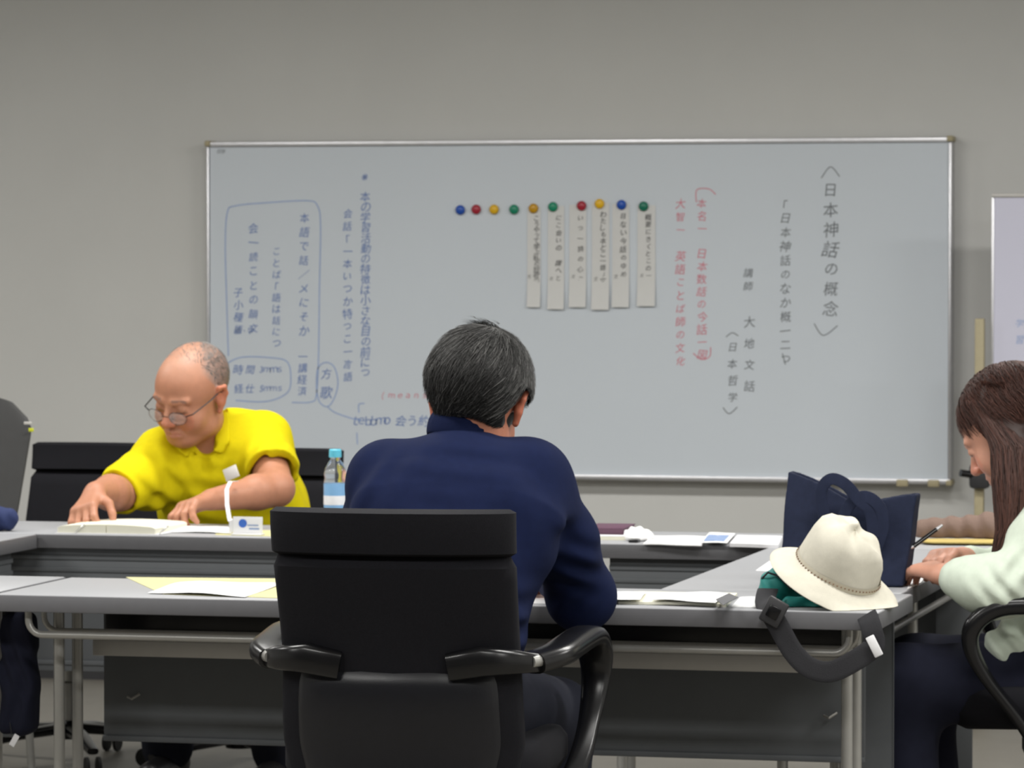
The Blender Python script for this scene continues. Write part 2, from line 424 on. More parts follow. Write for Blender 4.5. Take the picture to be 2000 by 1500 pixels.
def ink(name, m, cols, extra=None):
    for c in cols:
        mb = MB(); column(mb, *c[:5], Yk, **(c[5] if len(c) > 5 else {})); mb.build(name, m, wb, smooth=False)['kind'] = 'stuff'
    for pts, r_ in (extra or []):
        mb = MB(); line(mb, pts, r_, Yk); mb.build('ink_stroke', m, wb, smooth=False)
def br(pts, r=0.0014): return [(p, r) for p in pts]
ink('marker_writing', ink_k, [(1623, 352, 622, '日本神話の概念', 0.050)], br([[(1604, 348), (1622, 326), (1640, 345)], [(1590, 632), (1608, 655), (1636, 636)]]))
ink('marker_writing', ink_k, [(1534, 385, 715, '「日本神話のなか概一二つ', 0.036)], br([[(1528, 690), (1534, 712)]]))
ink('marker_writing', ink_k, [(1461, 520, 572, '講師', 0.034)])
ink('marker_writing', ink_k, [(1464, 608, 775, '大地文話', 0.036)])
ink('marker_writing', ink_k, [(1431, 662, 792, '日本哲学', 0.032)], br([[(1418, 658), (1430, 650), (1442, 656)], [(1412, 796), (1424, 808), (1440, 795)]]))
ink('red_marker_writing', ink_r, [(1371, 385, 705, '本名一　日本数話の今話一図', 0.034)], br([[(1360, 395), (1361, 371), (1384, 369), (1398, 380)], [(1354, 690), (1370, 702), (1386, 696), (1388, 678)]]))
ink('red_marker_writing', ink_r, [(1329, 385, 718, '大智一　英語ことば師の文化', 0.032)])
ink('blue_marker_writing', ink_b, [(712, 334, 358, '※', 0.04)])
ink('blue_marker_writing', ink_b, [(714, 374, 738, '本の学習活動の特徴は小さな目の前につ', 0.036)])
ink('blue_marker_writing', ink_b, [(679, 405, 748, '会話「一本いつか特つこ一言語', 0.034)])
ink('blue_marker_writing', ink_b, [(594, 412, 660, '本語で話／メにそか', 0.036)])
ink('blue_marker_writing', ink_b, [(591, 685, 775, '一講経済', 0.034)])
ink('blue_marker_writing', ink_b, [(540, 480, 682, 'ことば「語は話につ', 0.032)])
ink('blue_marker_writing', ink_b, [(495, 432, 655, '会一読ことの韻文', 0.034)])
ink('blue_marker_writing', ink_b, [(466, 560, 655, '子小種語', 0.032), (646, 458, 496, '語、学', 0.022, dict(vertical=False))])
ink('blue_marker_writing', ink_b, [(722, 455, 500, '時間', 0.034, dict(vertical=False)), (722, 505, 552, '3ｍｍｓ', 0.028, dict(vertical=False)),
     (759, 455, 500, '経仕', 0.034, dict(vertical=False)), (759, 505, 552, '5ｍｍｓ', 0.028, dict(vertical=False))])
ink('blue_marker_writing', ink_b, [(638, 712, 785, '方歌', 0.040)])
ink('blue_marker_writing', ink_b, [(822, 688, 762, 'ｔｅｂｂｍｏ', 0.040, dict(vertical=False)), (822, 772, 862, '会う約束', 0.036, dict(vertical=False))])
ink('red_marker_writing', ink_r, [(773, 740, 838, '（ｍｅａｎｓ', 0.026, dict(vertical=False))])
ink('blue_marker_outline', ink_lb, [], br([[(446, 695), (443, 600), (440, 480), (444, 415), (460, 402), (520, 396), (600, 392), (620, 402), (626, 440), (624, 560), (622, 700), (618, 770), (608, 785), (570, 786)],
     [(440, 712), (470, 698), (520, 698), (560, 706), (568, 740), (560, 768), (520, 784), (460, 782)],
     [(618, 760), (620, 722), (635, 708), (652, 716), (660, 745), (654, 775), (640, 794), (624, 785), (618, 760)],
     [(640, 795), (655, 806), (690, 818), (705, 820)], [(697, 845), (698, 868)], [(701, 806), (701, 790), (712, 788)]], 0.0018))

# six paper strips hanging from magnets; each its own thing
strips = [(1041, 407, 1030, 1056, 600, 'こうやって学ぶ私の短歌の作文'), (1079, 404, 1070, 1102, 604, 'にこ会いの　課へと内部'), (1135, 402, 1112, 1145, 600, 'いつ一詩の心こと'),
          (1170, 398, 1156, 1190, 605, 'わたしも本とこ一語」文ない'), (1213, 400, 1196, 1229, 600, '目ない今話のゆめ一詩'), (1256, 403, 1245, 1280, 598, '概要にきくとこの一語文')]
desc = ['leftmost paper strip on the whiteboard, under the amber magnet', 'second paper strip from the left, under a green magnet on the whiteboard',
        'paper strip hanging under the right-hand red magnet on the whiteboard', 'paper strip with dark writing under the right-hand yellow magnet',
        'paper strip hanging under the right-hand blue magnet on the whiteboard', 'rightmost paper strip on the whiteboard, under the green magnet']
strip_mat = mat('strip_paper', rgb(208, 208, 206), 0.75, var=0.01)
for (mx, my, x0, x1, yb, txt), d in zip(strips, desc):
    a = at(x0, my-2, YB-0.002); b = at(x1, yb, YB-0.002)
    r = thing('paper_strip', d, 'paper', ((a.x+b.x)/2, YB-0.002, b.z), group='paper strips held up by magnets')
    W_ = b.x-a.x; ph = random.random()*3
    MB().grid(lambda u, v: (a.x+W_*u, YB-0.0022-0.010*max(0, 1-v*1.0)**6-0.0012*math.sin(PI*u)*(0.3+v*0), b.z+(a.z-b.z)*v), 5, 14, 0.0004, (0, -1, 0)).build('sheet', strip_mat, r)
    tx = MB(); column(tx, (x0+x1)/2+(5 if mx < 1250 else 4), my+14, yb-24, txt, 0.021, YB-0.0042, jit=0.12); column(tx, (x0+x1)/2-9, yb-70, yb-30, '文学', 0.014, YB-0.0042)
    tx.build('handwriting', ink_p, r, smooth=False)['kind'] = 'stuff'
mags = [(898, 410, 'blue', 'blue magnet, leftmost of the row on the whiteboard', (30, 78, 170)), (929, 409, 'red', 'red magnet second from left on the whiteboard', (160, 34, 52)),
        (964, 409, 'yellow', 'yellow magnet between a red and a green magnet, no paper below', (218, 172, 22)), (1003, 409, 'green', 'green magnet with no paper below it on the whiteboard', (14, 128, 96)),
        (1041, 407, 'amber', 'amber magnet holding the leftmost paper strip', (190, 142, 16)), (1079, 404, 'green', 'green magnet holding the second paper strip from the left', (14, 132, 98)),
        (1135, 402, 'red', 'red magnet holding a paper strip on the whiteboard', (160, 34, 52)), (1170, 398, 'yellow', 'yellow magnet, highest of the row, holding a paper strip', (224, 176, 20)),
        (1213, 400, 'blue', 'blue magnet holding a paper strip on the whiteboard', (24, 76, 168)), (1256, 403, 'green', 'dark green magnet at the right end of the row', (12, 110, 86))]
for (mx, my, cn, d, c) in mags:
    p = at(mx, my, YB-0.012); Mx = Matrix.Translation((p.x, YB-0.004, p.z)) @ Matrix.Rotation(PI/2, 4, 'X')
    mm = mat('magnet_'+cn, rgb(*c), 0.35)
    o = MB().lathe([(0.0, 0.0), (0.0145, 0.0), (0.0155, 0.002), (0.0150, 0.005), (0.0125, 0.0085), (0.008, 0.0105), (0.0, 0.011)], 24, Mx).build('magnet', mm)
    tag(o, d, 'magnet', 'round magnets on the whiteboard')

# second, portable whiteboard on a post, cut by the right frame edge
Y2 = 12.30
a = at(1937, 378, Y2); x0, z1 = a.x, a.z; z0 = at(1930, 900, Y2).z; x1 = x0+1.2
pb = thing('portable_whiteboard', 'portable whiteboard on a beige stand at the right edge, behind the woman', 'whiteboard', (x0+0.6, Y2, 0))
MB().box((x0+0.006, Y2, z0), (x1, Y2+0.02, z1-0.006)).build('writing_surface', M['board2'], pb, smooth=False)
MB().box((x0, Y2-0.006, z1-0.012), (x1, Y2+0.026, z1), 0.003).build('top_rail', M['paintm'], pb)
MB().box((x0, Y2-0.004, z0), (x0+0.008, Y2+0.024, z1-0.012), 0.002).build('side_rail', M['alu'], pb)
MB().box((x0, Y2-0.02, z0-0.012), (x1, Y2+0.026, z0), 0.003).build('bottom_rail', M['alu'], pb)
post = at(1914, 622, Y2-0.02)
mb = MB().box((post.x-0.014, Y2-0.035, 0.06), (post.x+0.014, Y2-0.005, post.z), 0.004); mb.build('post', M['cap'], pb)
MB().box((post.x-0.02, Y2-0.30, 0.03), (post.x+0.02, Y2+0.28, 0.06), 0.006).build('foot', M['cap'], pb)
for yy in (-0.27, 0.25):
    MB().tube([(post.x-0.012, Y2+yy, 0.026), (post.x+0.012, Y2+yy, 0.026)], 0.026, 14).build('caster', M['rubber'], pb)
kz = at(1910, 935, Y2-0.06).z
MB().box((post.x-0.025, Y2-0.075, kz-0.03), (post.x+0.035, Y2-0.03, kz+0.045), 0.012).build('pivot_bracket', M['dplast'], pb)
MB().tube([(post.x-0.005, Y2-0.06, kz+0.01), (post.x-0.048, Y2-0.085, kz+0.018)], 0.011, 12).build('clamp_knob', M['gloss'], pb)
tx = MB(); column(tx, 1992, 615, 680, '学習', 0.026, Y2-0.0008); tx.build('blue_marker_writing', ink_lb, pb, smooth=False)['kind'] = 'stuff'

# ------------------------------------------------------------------ folding tables
def table(label, x, y, rz, W=1.8, D=0.45, group='grey folding tables set in a square', plate=False):
    t = lthing('folding_table', label, 'table', (x, y, 0), rz, group)
    hw, hd = W/2, D/2; Z = 0.70
    MB().box((-hw+0.002, -hd+0.002, Z-0.031), (hw-0.002, hd-0.002, Z), 0.003).build('tabletop', M['top'], t)
    e = MB()
    for lo, hi in (((-hw, -hd, Z-0.035), (hw, -hd+0.006, Z-0.0015)), ((-hw, hd-0.006, Z-0.035), (hw, hd, Z-0.0015)), ((-hw, -hd, Z-0.035), (-hw+0.006, hd, Z-0.0015)), ((hw-0.006, -hd, Z-0.035), (hw, hd, Z-0.0015))):
        e.box(lo, hi, 0.002)
    e.build('edge_band', M['edge'], t)
    for lx in (-hw+0.085, hw-0.085):
        for ly, dy in ((-hd+0.15, 0.0), (-hd+0.26, 0.0)):
            MB().tube([(lx, ly, Z-0.032), (lx, ly+dy, 0.06)], 0.0115, 12).build('leg', M['chrome'], t)
        fb = MB().box((lx-0.02, -hd+0.02, 0.05), (lx+0.02, hd-0.01, 0.075), 0.006).build('foot_bar', M['dplast'], t)
        for ly in (-hd+0.04, hd-0.04):
            MB().tube([(lx-0.014, ly, 0.025), (lx+0.014, ly, 0.025)], 0.025, 14).build('caster', M['rubber'], fb)
        s_ = 1 if lx > 0 else -1
        if plate: MB().box((lx+s_*0.060, -hd+0.020, 0.10), (lx+s_*0.070, -hd+0.105, Z-0.036), 0.002).build('end_plate', M['panel'], t)
    for i, yy in enumerate((0.035, 0.125)):
        zz = 0.617; xx = hw-0.062; pts = [(-xx, -hd+yy, Z-0.03), (-xx, -hd+yy, zz+0.03)]
        for q in range(1, 7): a = q/6*PI/2; pts.append((-xx+0.03*(1-math.cos(a)), -hd+yy, zz+0.03*(1-math.sin(a))))
        pts += [(-p[0], p[1], p[2]) for p in pts[::-1]]
        MB().tube(pts, 0.006 if i else 0.0075, 10, up=(0, 1, 0)).build('shelf_rail', M['chrome'], t)
    MB().box((-hw+0.1, 0.085, 0.549), (hw-0.1, 0.100, 0.582), 0.002).build('cross_beam', M['paintm'], t)
    MB().box((-hw+0.1, hd-0.060, 0.566), (hw-0.1, hd-0.052, Z-0.036), 0.002).build('dark_gap_plate', M['gloss'], t)  # added black plate, stands in for the shade in the gap under the top
    mp = MB().box((-hw+0.09, hd-0.045, 0.36), (hw-0.09, hd-0.033, Z-0.036), 0.003).build('modesty_panel', M['panel'], t)
    for zz in (0.376, 0.635, 0.605):
        MB().box((-hw+0.09, hd-0.0335, zz), (hw-0.09, hd-0.0285, zz+0.012), 0.002).build('pressed_rib', M['panel'], mp)
    MB().box((-hw+0.09, hd-0.0505, 0.36), (hw-0.09, hd-0.0445, 0.372), 0.002).build('folded_lip', M['panel'], mp)
    for lx in (-hw+0.16, hw-0.16):
        MB().tube([(lx-0.012, hd-0.056, 0.455), (lx, hd-0.066, 0.452), (lx+0.014, hd-0.056, 0.462)], 0.003, 8).build('release_catch', M['chrome'], mp)
    return t
XR = at(1716, 1204, 7.81).x; XL = XR-1.8
YT1 = 7.81; YT2 = 9.53
T1 = table('front folding table with chrome legs where the man in navy sits', (XL+XR)/2, YT1+0.225, 0)
T5 = table('folding table cut by the left frame edge, beside the front table', XL-0.012-0.9, YT1+0.225+0.01, 0)
xc = at(87, 1042, YT2).x
T2a = table('back folding table under the open book of the man in yellow', -2.235-0.9, YT2+0.225, PI)
T2b = table('back folding table with scattered papers and a navy tote before it', -2.225+0.9, YT2+0.225, PI)
XS = -1.74
T3 = table('side folding table under the navy tote bag and the woman\'s hands', XS+0.25, (YT1+0.46+YT2-0.01)/2, PI/2, W=YT2-YT1-0.47, D=0.50, plate=True)
T4 = table('side folding table at the left edge with a rolled blue cloth', xc-0.24, (YT1+0.46+YT2-0.01)/2, -PI/2, W=YT2-YT1-0.47, D=0.45)
p = atz(18, 1167, 0.685)
tag(MB().box((p.x-0.013, YT1-0.0012, 0.678), (p.x+0.013, YT1, 0.694), 0.0003).build('round_sticker', M['pink']), 'small pink sticker on the front edge of the front table', 'sticker')

# ------------------------------------------------------------------ office chairs (user faces -Y in the chair's own frame)
def superprof(w, d, n=20, p=3.0):
    out = []
    for i in range(n):
        a = 2*PI*i/n; c, s_ = math.cos(a), math.sin(a)
        out.append((w*math.copysign(abs(c)**(2/p), c), d*math.copysign(abs(s_)**(2/p), s_)))
    return out
def loft(mb, rings):
    k = len(rings[0]); vs = [v for r in rings for v in r]; fs = []
    for i in range(len(rings)-1):
        for j in range(k): fs.append((i*k+j, i*k+(j+1) % k, (i+1)*k+(j+1) % k, (i+1)*k+j))
    fs.append(tuple(range(k))[::-1]); fs.append(tuple((len(rings)-1)*k+j for j in range(k))); return mb.add(vs, fs)
def interp(t, tab):
    for (a, va), (b, vb) in zip(tab, tab[1:]):
        if t <= b:
            u = (t-a)/(b-a); u = u*u*(3-2*u); return va+(vb-va)*u
    return tab[-1][1]
def back_y(z): return interp(z, [(0.36, 0.15), (0.46, 0.215), (0.60, 0.235), (0.93, 0.315)])
def half_w(z): return interp(z, [(0.36, 0.15), (0.42, 0.205), (0.52, 0.222), (0.68, 0.218), (0.93, 0.222)])
def back_piece(z0, z1, th, grow=0.0, yoff=0.0, curv=0.035, n=14, endround=0.02):
    mb = MB(); rings = []
    for i in range(n):
        z = z0+(z1-z0)*i/(n-1); e = min(z-z0, z1-z)
        q = 1.0 if e > endround else math.sqrt(max(0.03, 1-(1-e/endround)**2))
        w_ = (half_w(z)+grow)-(1-q)*0.012; d_ = th*q; ring = []
        for (x, y) in superprof(w_, d_, 32, 4.0):
            ring.append((x, back_y(z)+yoff+y-curv*(x/0.22)**2, z))
        rings.append(ring)
    return loft(mb, rings)
def chair(label, x, y, rz, mb_back='black', group='black high-backed office chairs', arms=True):
    c = lthing('office_chair', label, 'chair', (x, y, 0), rz, group)
    bk = back_piece(0.37, 0.853, 0.032, n=22, endround=0.006).build('backrest', M[mb_back], c)
    back_piece(0.850, 0.935, 0.0335, 0.0008, n=14, endround=0.006).build('headrest_roll', M[mb_back], c)
    sh = MB(); rings = []
    for i in range(18):
        z = 0.375+0.275*i/17; e = min(z-0.375, 0.65-z); q = 1 if e > 0.05 else math.sqrt(max(0.02, 1-(1-e/0.05)**2))
        w_ = (half_w(z)-0.035)*(0.92+0.08*q)
        rings.append([(x_, back_y(z)+0.018+(y_ if y_ > 0 else y_*0.3)+(-0.03)*(x_/0.22)**2, z) for (x_, y_) in superprof(w_, 0.026*q, 28, 2.8)])
    loft(sh, rings).build('back_shell', M['leather'] if mb_back == 'black' else M[mb_back], bk)
    st = MB(); rings = []
    for z, g in ((0.405, 0.86), (0.415, 0.94), (0.44, 1.0), (0.475, 1.0), (0.492, 0.95), (0.498, 0.85)):
        rings.append([(x_*g, -0.02+y_*g-(0.0), z+0.012*(abs(x_)/0.24)**3) for (x_, y_) in superprof(0.245, 0.235, 36, 4)])
    loft(st, rings).build('seat', M['black'], c)
    MB().box((-0.14, -0.10, 0.355), (0.14, 0.14, 0.408), 0.015).build('seat_mechanism', M['dplast'], c)
    MB().tube([(0.13, -0.03, 0.375), (0.27, -0.04, 0.372), (0.30, -0.045, 0.365)], 0.006, 8).build('tilt_lever', M['gloss'], c)
    for s_ in ((-1, 1) if arms else ()):
        P = [(s_*0.235, 0.195, 0.655), (s_*0.268, 0.13, 0.664), (s_*0.276, 0.03, 0.672), (s_*0.282, -0.09, 0.678), (s_*0.284, -0.15, 0.668), (s_*0.285, -0.19, 0.635),
             (s_*0.284, -0.195, 0.59), (s_*0.280, -0.165, 0.53), (s_*0.272, -0.11, 0.46), (s_*0.250, -0.07, 0.405), (s_*0.2, -0.05, 0.388), (s_*0.12, -0.04, 0.385)]
        sp = []
        for i in range(len(P)-1):
            p0, p1, p2, p3 = [Vector(P[max(0, min(len(P)-1, i+q))]) for q in (-1, 0, 1, 2)]
            for k in range(5):
                t = k/5; sp.append(0.5*((2*p1)+(p2-p0)*t+(2*p0-5*p1+4*p2-p3)*t*t+(3*p1-p0-3*p2+p3)*t**3))
        sp.append(Vector(P[-1]))
        n = len(sp); sc_ = [1.15 if i < n*0.45 else 1.15-0.45*(min(1, (i-n*0.45)/(n*0.2))) for i in range(n)]
        ar = MB().sweep(sp, superprof(0.029, 0.017, 16, 3), up=(s_, 0, 0.02), scales=sc_, ups=[(0, 0, 1) if i < n*0.3 else ((0, -1, 0.25) if i > n*0.42 else (0, -(i-n*0.3)/(n*0.12), 1)) for i in range(n)]).build('armrest', M['gloss'], c)
        MB().sweep([(s_*0.10, 0.262, 0.652), (s_*0.16, 0.268, 0.664), (s_*0.215, 0.248, 0.662), (s_*0.246, 0.20, 0.656), (s_*0.258, 0.15, 0.662)], superprof(0.017, 0.024, 14, 3.5), scales=[1.1, 1.15, 0.9, 0.7, 0.7]).build('arm_bracket', M['gloss'], ar)
        MB().tube([(s_*0.238, 0.222, 0.66), (s_*0.252, 0.198, 0.66)], 0.012, 12).build('chrome_bolt', M['chrome'], ar)
    MB().lathe([(0.028, 0.12), (0.028, 0.24), (0.018, 0.245), (0.018, 0.36)], 18).build('gas_column', M['chrome'], c)
    MB().lathe([(0.0, 0.075), (0.038, 0.075), (0.044, 0.10), (0.036, 0.13), (0.0, 0.132)], 18).build('base_hub', M['gloss'], c)
    for k in range(5):
        a = 2*PI*k/5+0.3; dx, dy = math.cos(a), math.sin(a)
        lg_ = MB().sweep([(dx*0.03, dy*0.03, 0.105), (dx*0.16, dy*0.16, 0.095), (dx*0.30, dy*0.30, 0.072)], superprof(0.022, 0.014, 12, 3), scales=[1.15, 1.0, 0.7]).build('base_leg', M['gloss'], c)
        mbc = MB()
        for q in (-0.012, 0.012):
            cx, cy = dx*0.295-dy*q, dy*0.295+dx*q
            mbc.tube([(cx-dy*0.008*(1 if q > 0 else -1), cy+dx*0.008*(1 if q > 0 else -1), 0.028), (cx, cy, 0.028)], 0.028, 16)
        mbc.build('caster', M['rubber'], lg_)
    return c
pc = at(775, 1100, 7.05)
CH1 = chair('nearest black office chair, seen from behind under the man in navy', at(778, 1300, 7.14).x, 7.33, PI+math.radians(3))
CH2 = chair('black chair standing empty behind the open book, left of the man in yellow', at(206, 960, 10.88).x, 10.58, math.radians(-3), arms=False)
CH3 = chair('black chair behind the man in yellow, its back beside the water bottle', at(533, 960, 10.79).x, 10.49, math.radians(4), arms=False)
CH4 = chair('black office chair at the right edge, carrying the woman in mint', -0.93, 8.60, math.radians(-86))
CH2.scale = (1, 1, 0.92); CH3.scale = (1, 1, 0.915)
SC = at(-76, 900, 10.33)
sh5 = lthing('shell_chair', 'charcoal plastic shell chair cut by the left frame edge, with small stickers', 'chair', (SC.x, 10.33, 0), math.radians(4))
mb = MB(); rings = []
zt5 = at(-62, 775, 10.36).z
for i in range(26):
    t = i/25; z = 0.50+(zt5-0.50)*t; q = 1.0 if t < 0.9 else math.sqrt(max(0.0, 1-((t-0.9)/0.1)**2*0.90))
    w_ = (0.105+0.068*t**0.7)*(0.45+0.55*q)if t > 0.9 else (0.105+0.068*t**0.7)
    rings.append([(x_, 0.03+0.10*t+y_-0.03*(x_/0.17)**2, z-0.05*(abs(x_)/0.17)**2.2*t) for x_, y_ in superprof(w_, 0.009, 28, 3.5)])
loft(mb, rings).build('backrest', M['greyback'], sh5)
mb = MB(); rings = []
for z, g in ((0.425, 0.9), (0.435, 1.0), (0.455, 1.0), (0.462, 0.95)): rings.append([(x_*g, -0.19+y_*g, z) for x_, y_ in superprof(0.21, 0.21, 32, 4)])
loft(mb, rings).build('seat', M['greyback'], sh5)
for sx in (-1, 1):
    MB().tube([(sx*0.09, 0.045, 0.60), (sx*0.10, 0.0, 0.44), (sx*0.14, -0.02, 0.41)], 0.011, 10).build('back_support', M['dplast'], sh5)
    for sy in (-0.36, -0.02): MB().tube([(sx*0.17, sy, 0.43), (sx*0.20, sy*1.08, 0.0)], 0.011, 10).build('leg', M['chrome'], sh5)
def stick(px, py, w_, h_, m, nm):
    p_ = at(px, py, 10.33) - Vector((SC.x, 10.33, 0)); y0 = 0.03+0.10*(p_.z-0.5)/(zt5-0.5)-0.009-0.03*(p_.x/0.17)**2-0.0045
    MB().box((p_.x-w_, y0-0.001, p_.z-h_), (p_.x+w_, y0, p_.z+h_), 0.0004).build(nm, m, sh5)
stick(36, 829, 0.011, 0.004, M['paintm'], 'white_label'); stick(44, 842, 0.007, 0.005, M['ystick'], 'yellow_label')
# ------------------------------------------------------------------ people
def vadd(a, b, s=1.0): return Vector(a)+Vector(b)*s
def head_frame(f, roll=0.0):
    f = Vector(f).normalized(); up = Vector((0, 0, 1)); u = (up-f*up.dot(f)).normalized()
    if roll: u = Quaternion(f, roll) @ u
    x = (-f).cross(u); return Matrix((x, -f, u)).transposed()        # columns: x, -f, u
class Head:
    def __init__(s, c, f, roll=0, sc_=1.0): s.c = Vector(c); s.R = head_frame(f, roll); s.k = sc_
    def P(s, x, y, z): return s.c + s.R @ Vector((x, y, z))*s.k
    def local(s, V): return (V-np.array(s.c)) @ np.array(s.R)/s.k
def add_head(S, H, heavy=0.0, ears=True):
    k = H.k; R = H.R
    E = lambda c, r, b=0.012, op='add': S.ell(H.P(*c), [q*k for q in r], b*k, R, op)
    Cc = lambda a, b, ra, rb, kk=0.01, op='add', **kw: S.cap(H.P(*a), H.P(*b), ra*k, rb*k, kk*k, op, **kw)
    E((0, 0.018, 0.035), (0.076, 0.096, 0.083), 0.01)
    E((0, -0.030, 0.020), (0.067, 0.062, 0.070), 0.03)
    E((0, -0.022, -0.045), (0.058+heavy*0.008, 0.066, 0.066), 0.03)
    E((0, -0.058, -0.090), (0.034+heavy*0.006, 0.032, 0.026), 0.03)
    for s_ in (-1, 1):
        E((s_*0.036, -0.060, -0.038), (0.027+heavy*0.005, 0.027, 0.030), 0.02)
        E((s_*0.046, -0.010, -0.072), (0.016+heavy*0.01, 0.036, 0.022), 0.025)
        E((s_*0.033, -0.101, -0.002), (0.017, 0.013, 0.012), 0.010, 'cut')
        E((s_*0.032, -0.0815, -0.002), (0.0145, 0.0125, 0.0115), 0.003)
        Cc((s_*0.018, -0.089, -0.008), (s_*0.046, -0.080, -0.007), 0.0028, 0.0024, 0.004)
        Cc((s_*0.014, -0.0915, 0.018), (s_*0.048, -0.079, 0.019), 0.0075, 0.006, 0.012)
        E((s_*0.0125, -0.101, -0.036), (0.009, 0.010, 0.0075), 0.006)
        E((s_*0.0065, -0.108, -0.0425), (0.0038, 0.005, 0.003), 0.003, 'cut')
    Cc((0, -0.088, 0.010), (0, -0.111, -0.030), 0.0075, 0.0105, 0.010)
    E((0, -0.112, -0.033), (0.0105, 0.0095, 0.009), 0.006)
    E((0, -0.084, -0.064), (0.026, 0.014, 0.018), 0.012)
    Cc((-0.020, -0.088, -0.0625), (0, -0.0965, -0.0600), 0.0036, 0.0052, 0.005); Cc((0.020, -0.088, -0.0625), (0, -0.0965, -0.0600), 0.0036, 0.0052, 0.005)
    Cc((-0.018, -0.088, -0.0705), (0, -0.0945, -0.0720), 0.0038, 0.0058, 0.005); Cc((0.018, -0.088, -0.0705), (0, -0.0945, -0.0720), 0.0038, 0.0058, 0.005)
    Cc((-0.024, -0.0935, -0.0665), (0.024, -0.0935, -0.0665), 0.0016, 0.0016, 0.003, 'cut'); Cc((-0.010, -0.1015, -0.0662), (0.010, -0.1015, -0.0662), 0.0022, 0.0022, 0.003, 'cut')
    for s_ in (-1, 1):
        Cc((s_*0.020, -0.097, -0.040), (s_*0.032, -0.086, -0.068), 0.0016, 0.0016, 0.006, 'cut')
    if ears:
        for s_ in (-1, 1):
            A = [(s_*0.074, -0.004, 0.010), (s_*0.084, 0.004, 0.024), (s_*0.089, 0.018, 0.022), (s_*0.088, 0.022, 0.004), (s_*0.083, 0.012, -0.018), (s_*0.077, 0.000, -0.036)]
            rs = [0.0035, 0.005, 0.0055, 0.005, 0.005, 0.0065]
            S.chain([H.P(*a) for a in A], [r*k for r in rs], 0.005*k)
            E((s_*0.079, 0.006, -0.005), (0.007, 0.014, 0.024), 0.006)
            E((s_*0.088, 0.004, 0.002), (0.006, 0.008, 0.011), 0.004, 'cut')
def add_hand(S, w, d, n, side, curl=(0.5, 0.55, 0.6, 0.65), spread=0.10, sc_=1.0, thumb=(0.6, 0.5), k=0.004):
    """w wrist point, d direction of the palm, n palm normal (the fingers curl towards n), side +1 puts the thumb along d x n"""
    w = Vector(w); d = Vector(d).normalized(); n = Vector(n); n = (n-d*n.dot(d)).normalized(); a = d.cross(n)*side
    L = 0.085*sc_
    S.cap(w, w+d*0.03*sc_, 0.024*sc_, 0.024*sc_, 0.015, flatn=n, flat=0.75)
    for o_, r_ in ((-0.026, 0.0125), (-0.009, 0.0135), (0.010, 0.0135), (0.027, 0.013)):
        S.cap(w+d*0.012*sc_+a*o_*0.55*sc_, w+d*L*(1-abs(o_)*1.6)*1.0+a*o_*sc_, 0.0145*sc_, r_*sc_, 0.012)
    tips = []
    for i, (o_, ln) in enumerate(((0.029, 0.92), (0.010, 1.0), (-0.010, 0.95), (-0.028, 0.76))):
        base = w+d*L*(1-abs(o_)*1.5)+a*o_*sc_
        ang = curl[i]*0.55; dirn = (d*math.cos(ang)+n*math.sin(ang)+a*spread*(o_/0.028)).normalized(); p = base
        lens = [0.042, 0.026, 0.021]; rr = [0.0106, 0.0096, 0.0088, 0.0074]
        for q in range(3):
            p2 = p+dirn*lens[q]*ln*sc_; S.cap(p, p2, rr[q]*sc_, rr[q+1]*sc_, k if q else 0.006); p = p2
            ang += curl[i]*0.75; dirn = (d*math.cos(ang)+n*math.sin(ang)+a*spread*(o_/0.028)).normalized()
        tips.append(p)
    b = w+d*0.024*sc_+a*0.020*sc_+n*0.006*sc_
    t1 = b+(d*0.62+a*thumb[0]+n*0.35).normalized()*0.044*sc_; t2 = t1+(d*0.85+a*thumb[0]*0.45+n*thumb[1]).normalized()*0.032*sc_
    t3 = t2+(d*0.9+a*0.05+n*thumb[1]*1.1).normalized()*0.024*sc_
    S.cap(b, t1, 0.0155*sc_, 0.0115*sc_, 0.012); S.cap(t1, t2, 0.0112*sc_, 0.0098*sc_, k); S.cap(t2, t3, 0.0098*sc_, 0.0076*sc_, k)
    return tips, t3
def shade_skin(H, base, hairfn=None, brow=(0.05, 0.04, 0.035), lipc=(0.42, 0.16, 0.13)):
    base = np.array(base[:3])
    def fn(V):
        C = np.tile(base, (len(V), 1)); L = H.local(V); x, y, z = L[:, 0], L[:, 1], L[:, 2]
        inh = (np.abs(x) < 0.1) & (y > -0.14) & (y < 0.13) & (z > -0.13) & (z < 0.14)
        def mixc(mask, c, a):
            C[mask] = C[mask]*(1-a)+np.array(c)*a
        ck = inh & (y < -0.04) & (np.hypot(np.abs(x)-0.036, z+0.034) < 0.024); mixc(ck, base*np.array([1.12, 0.78, 0.74]), 0.45)
        ns = inh & (y < -0.098) & (np.abs(x) < 0.02) & (z < -0.015) & (z > -0.05); mixc(ns, base*np.array([1.15, 0.78, 0.72]), 0.4)
        lp = inh & (y < -0.084) & (((x/0.024)**2+((z+0.0662)/0.0085)**2) < 1); mixc(lp, lipc, 0.55)
        bw = inh & (y < -0.06) & (np.abs(np.abs(x)-0.032) < 0.017) & (np.abs(z-0.0235+0.35*np.maximum(np.abs(x)-0.036, 0)) < 0.003); mixc(bw, brow, 0.6)
        ls = inh & (y < -0.07) & (np.abs(np.abs(x)-0.032) < 0.014) & (np.abs(z+0.0085) < 0.0016); mixc(ls, brow, 0.7)
        er = inh & (np.abs(x) > 0.078); mixc(er, base*np.array([1.15, 0.7, 0.62]), 0.5)
        if hairfn is not None: hairfn(C, L, inh)
        return np.clip(C, 0, 1)
    return fn
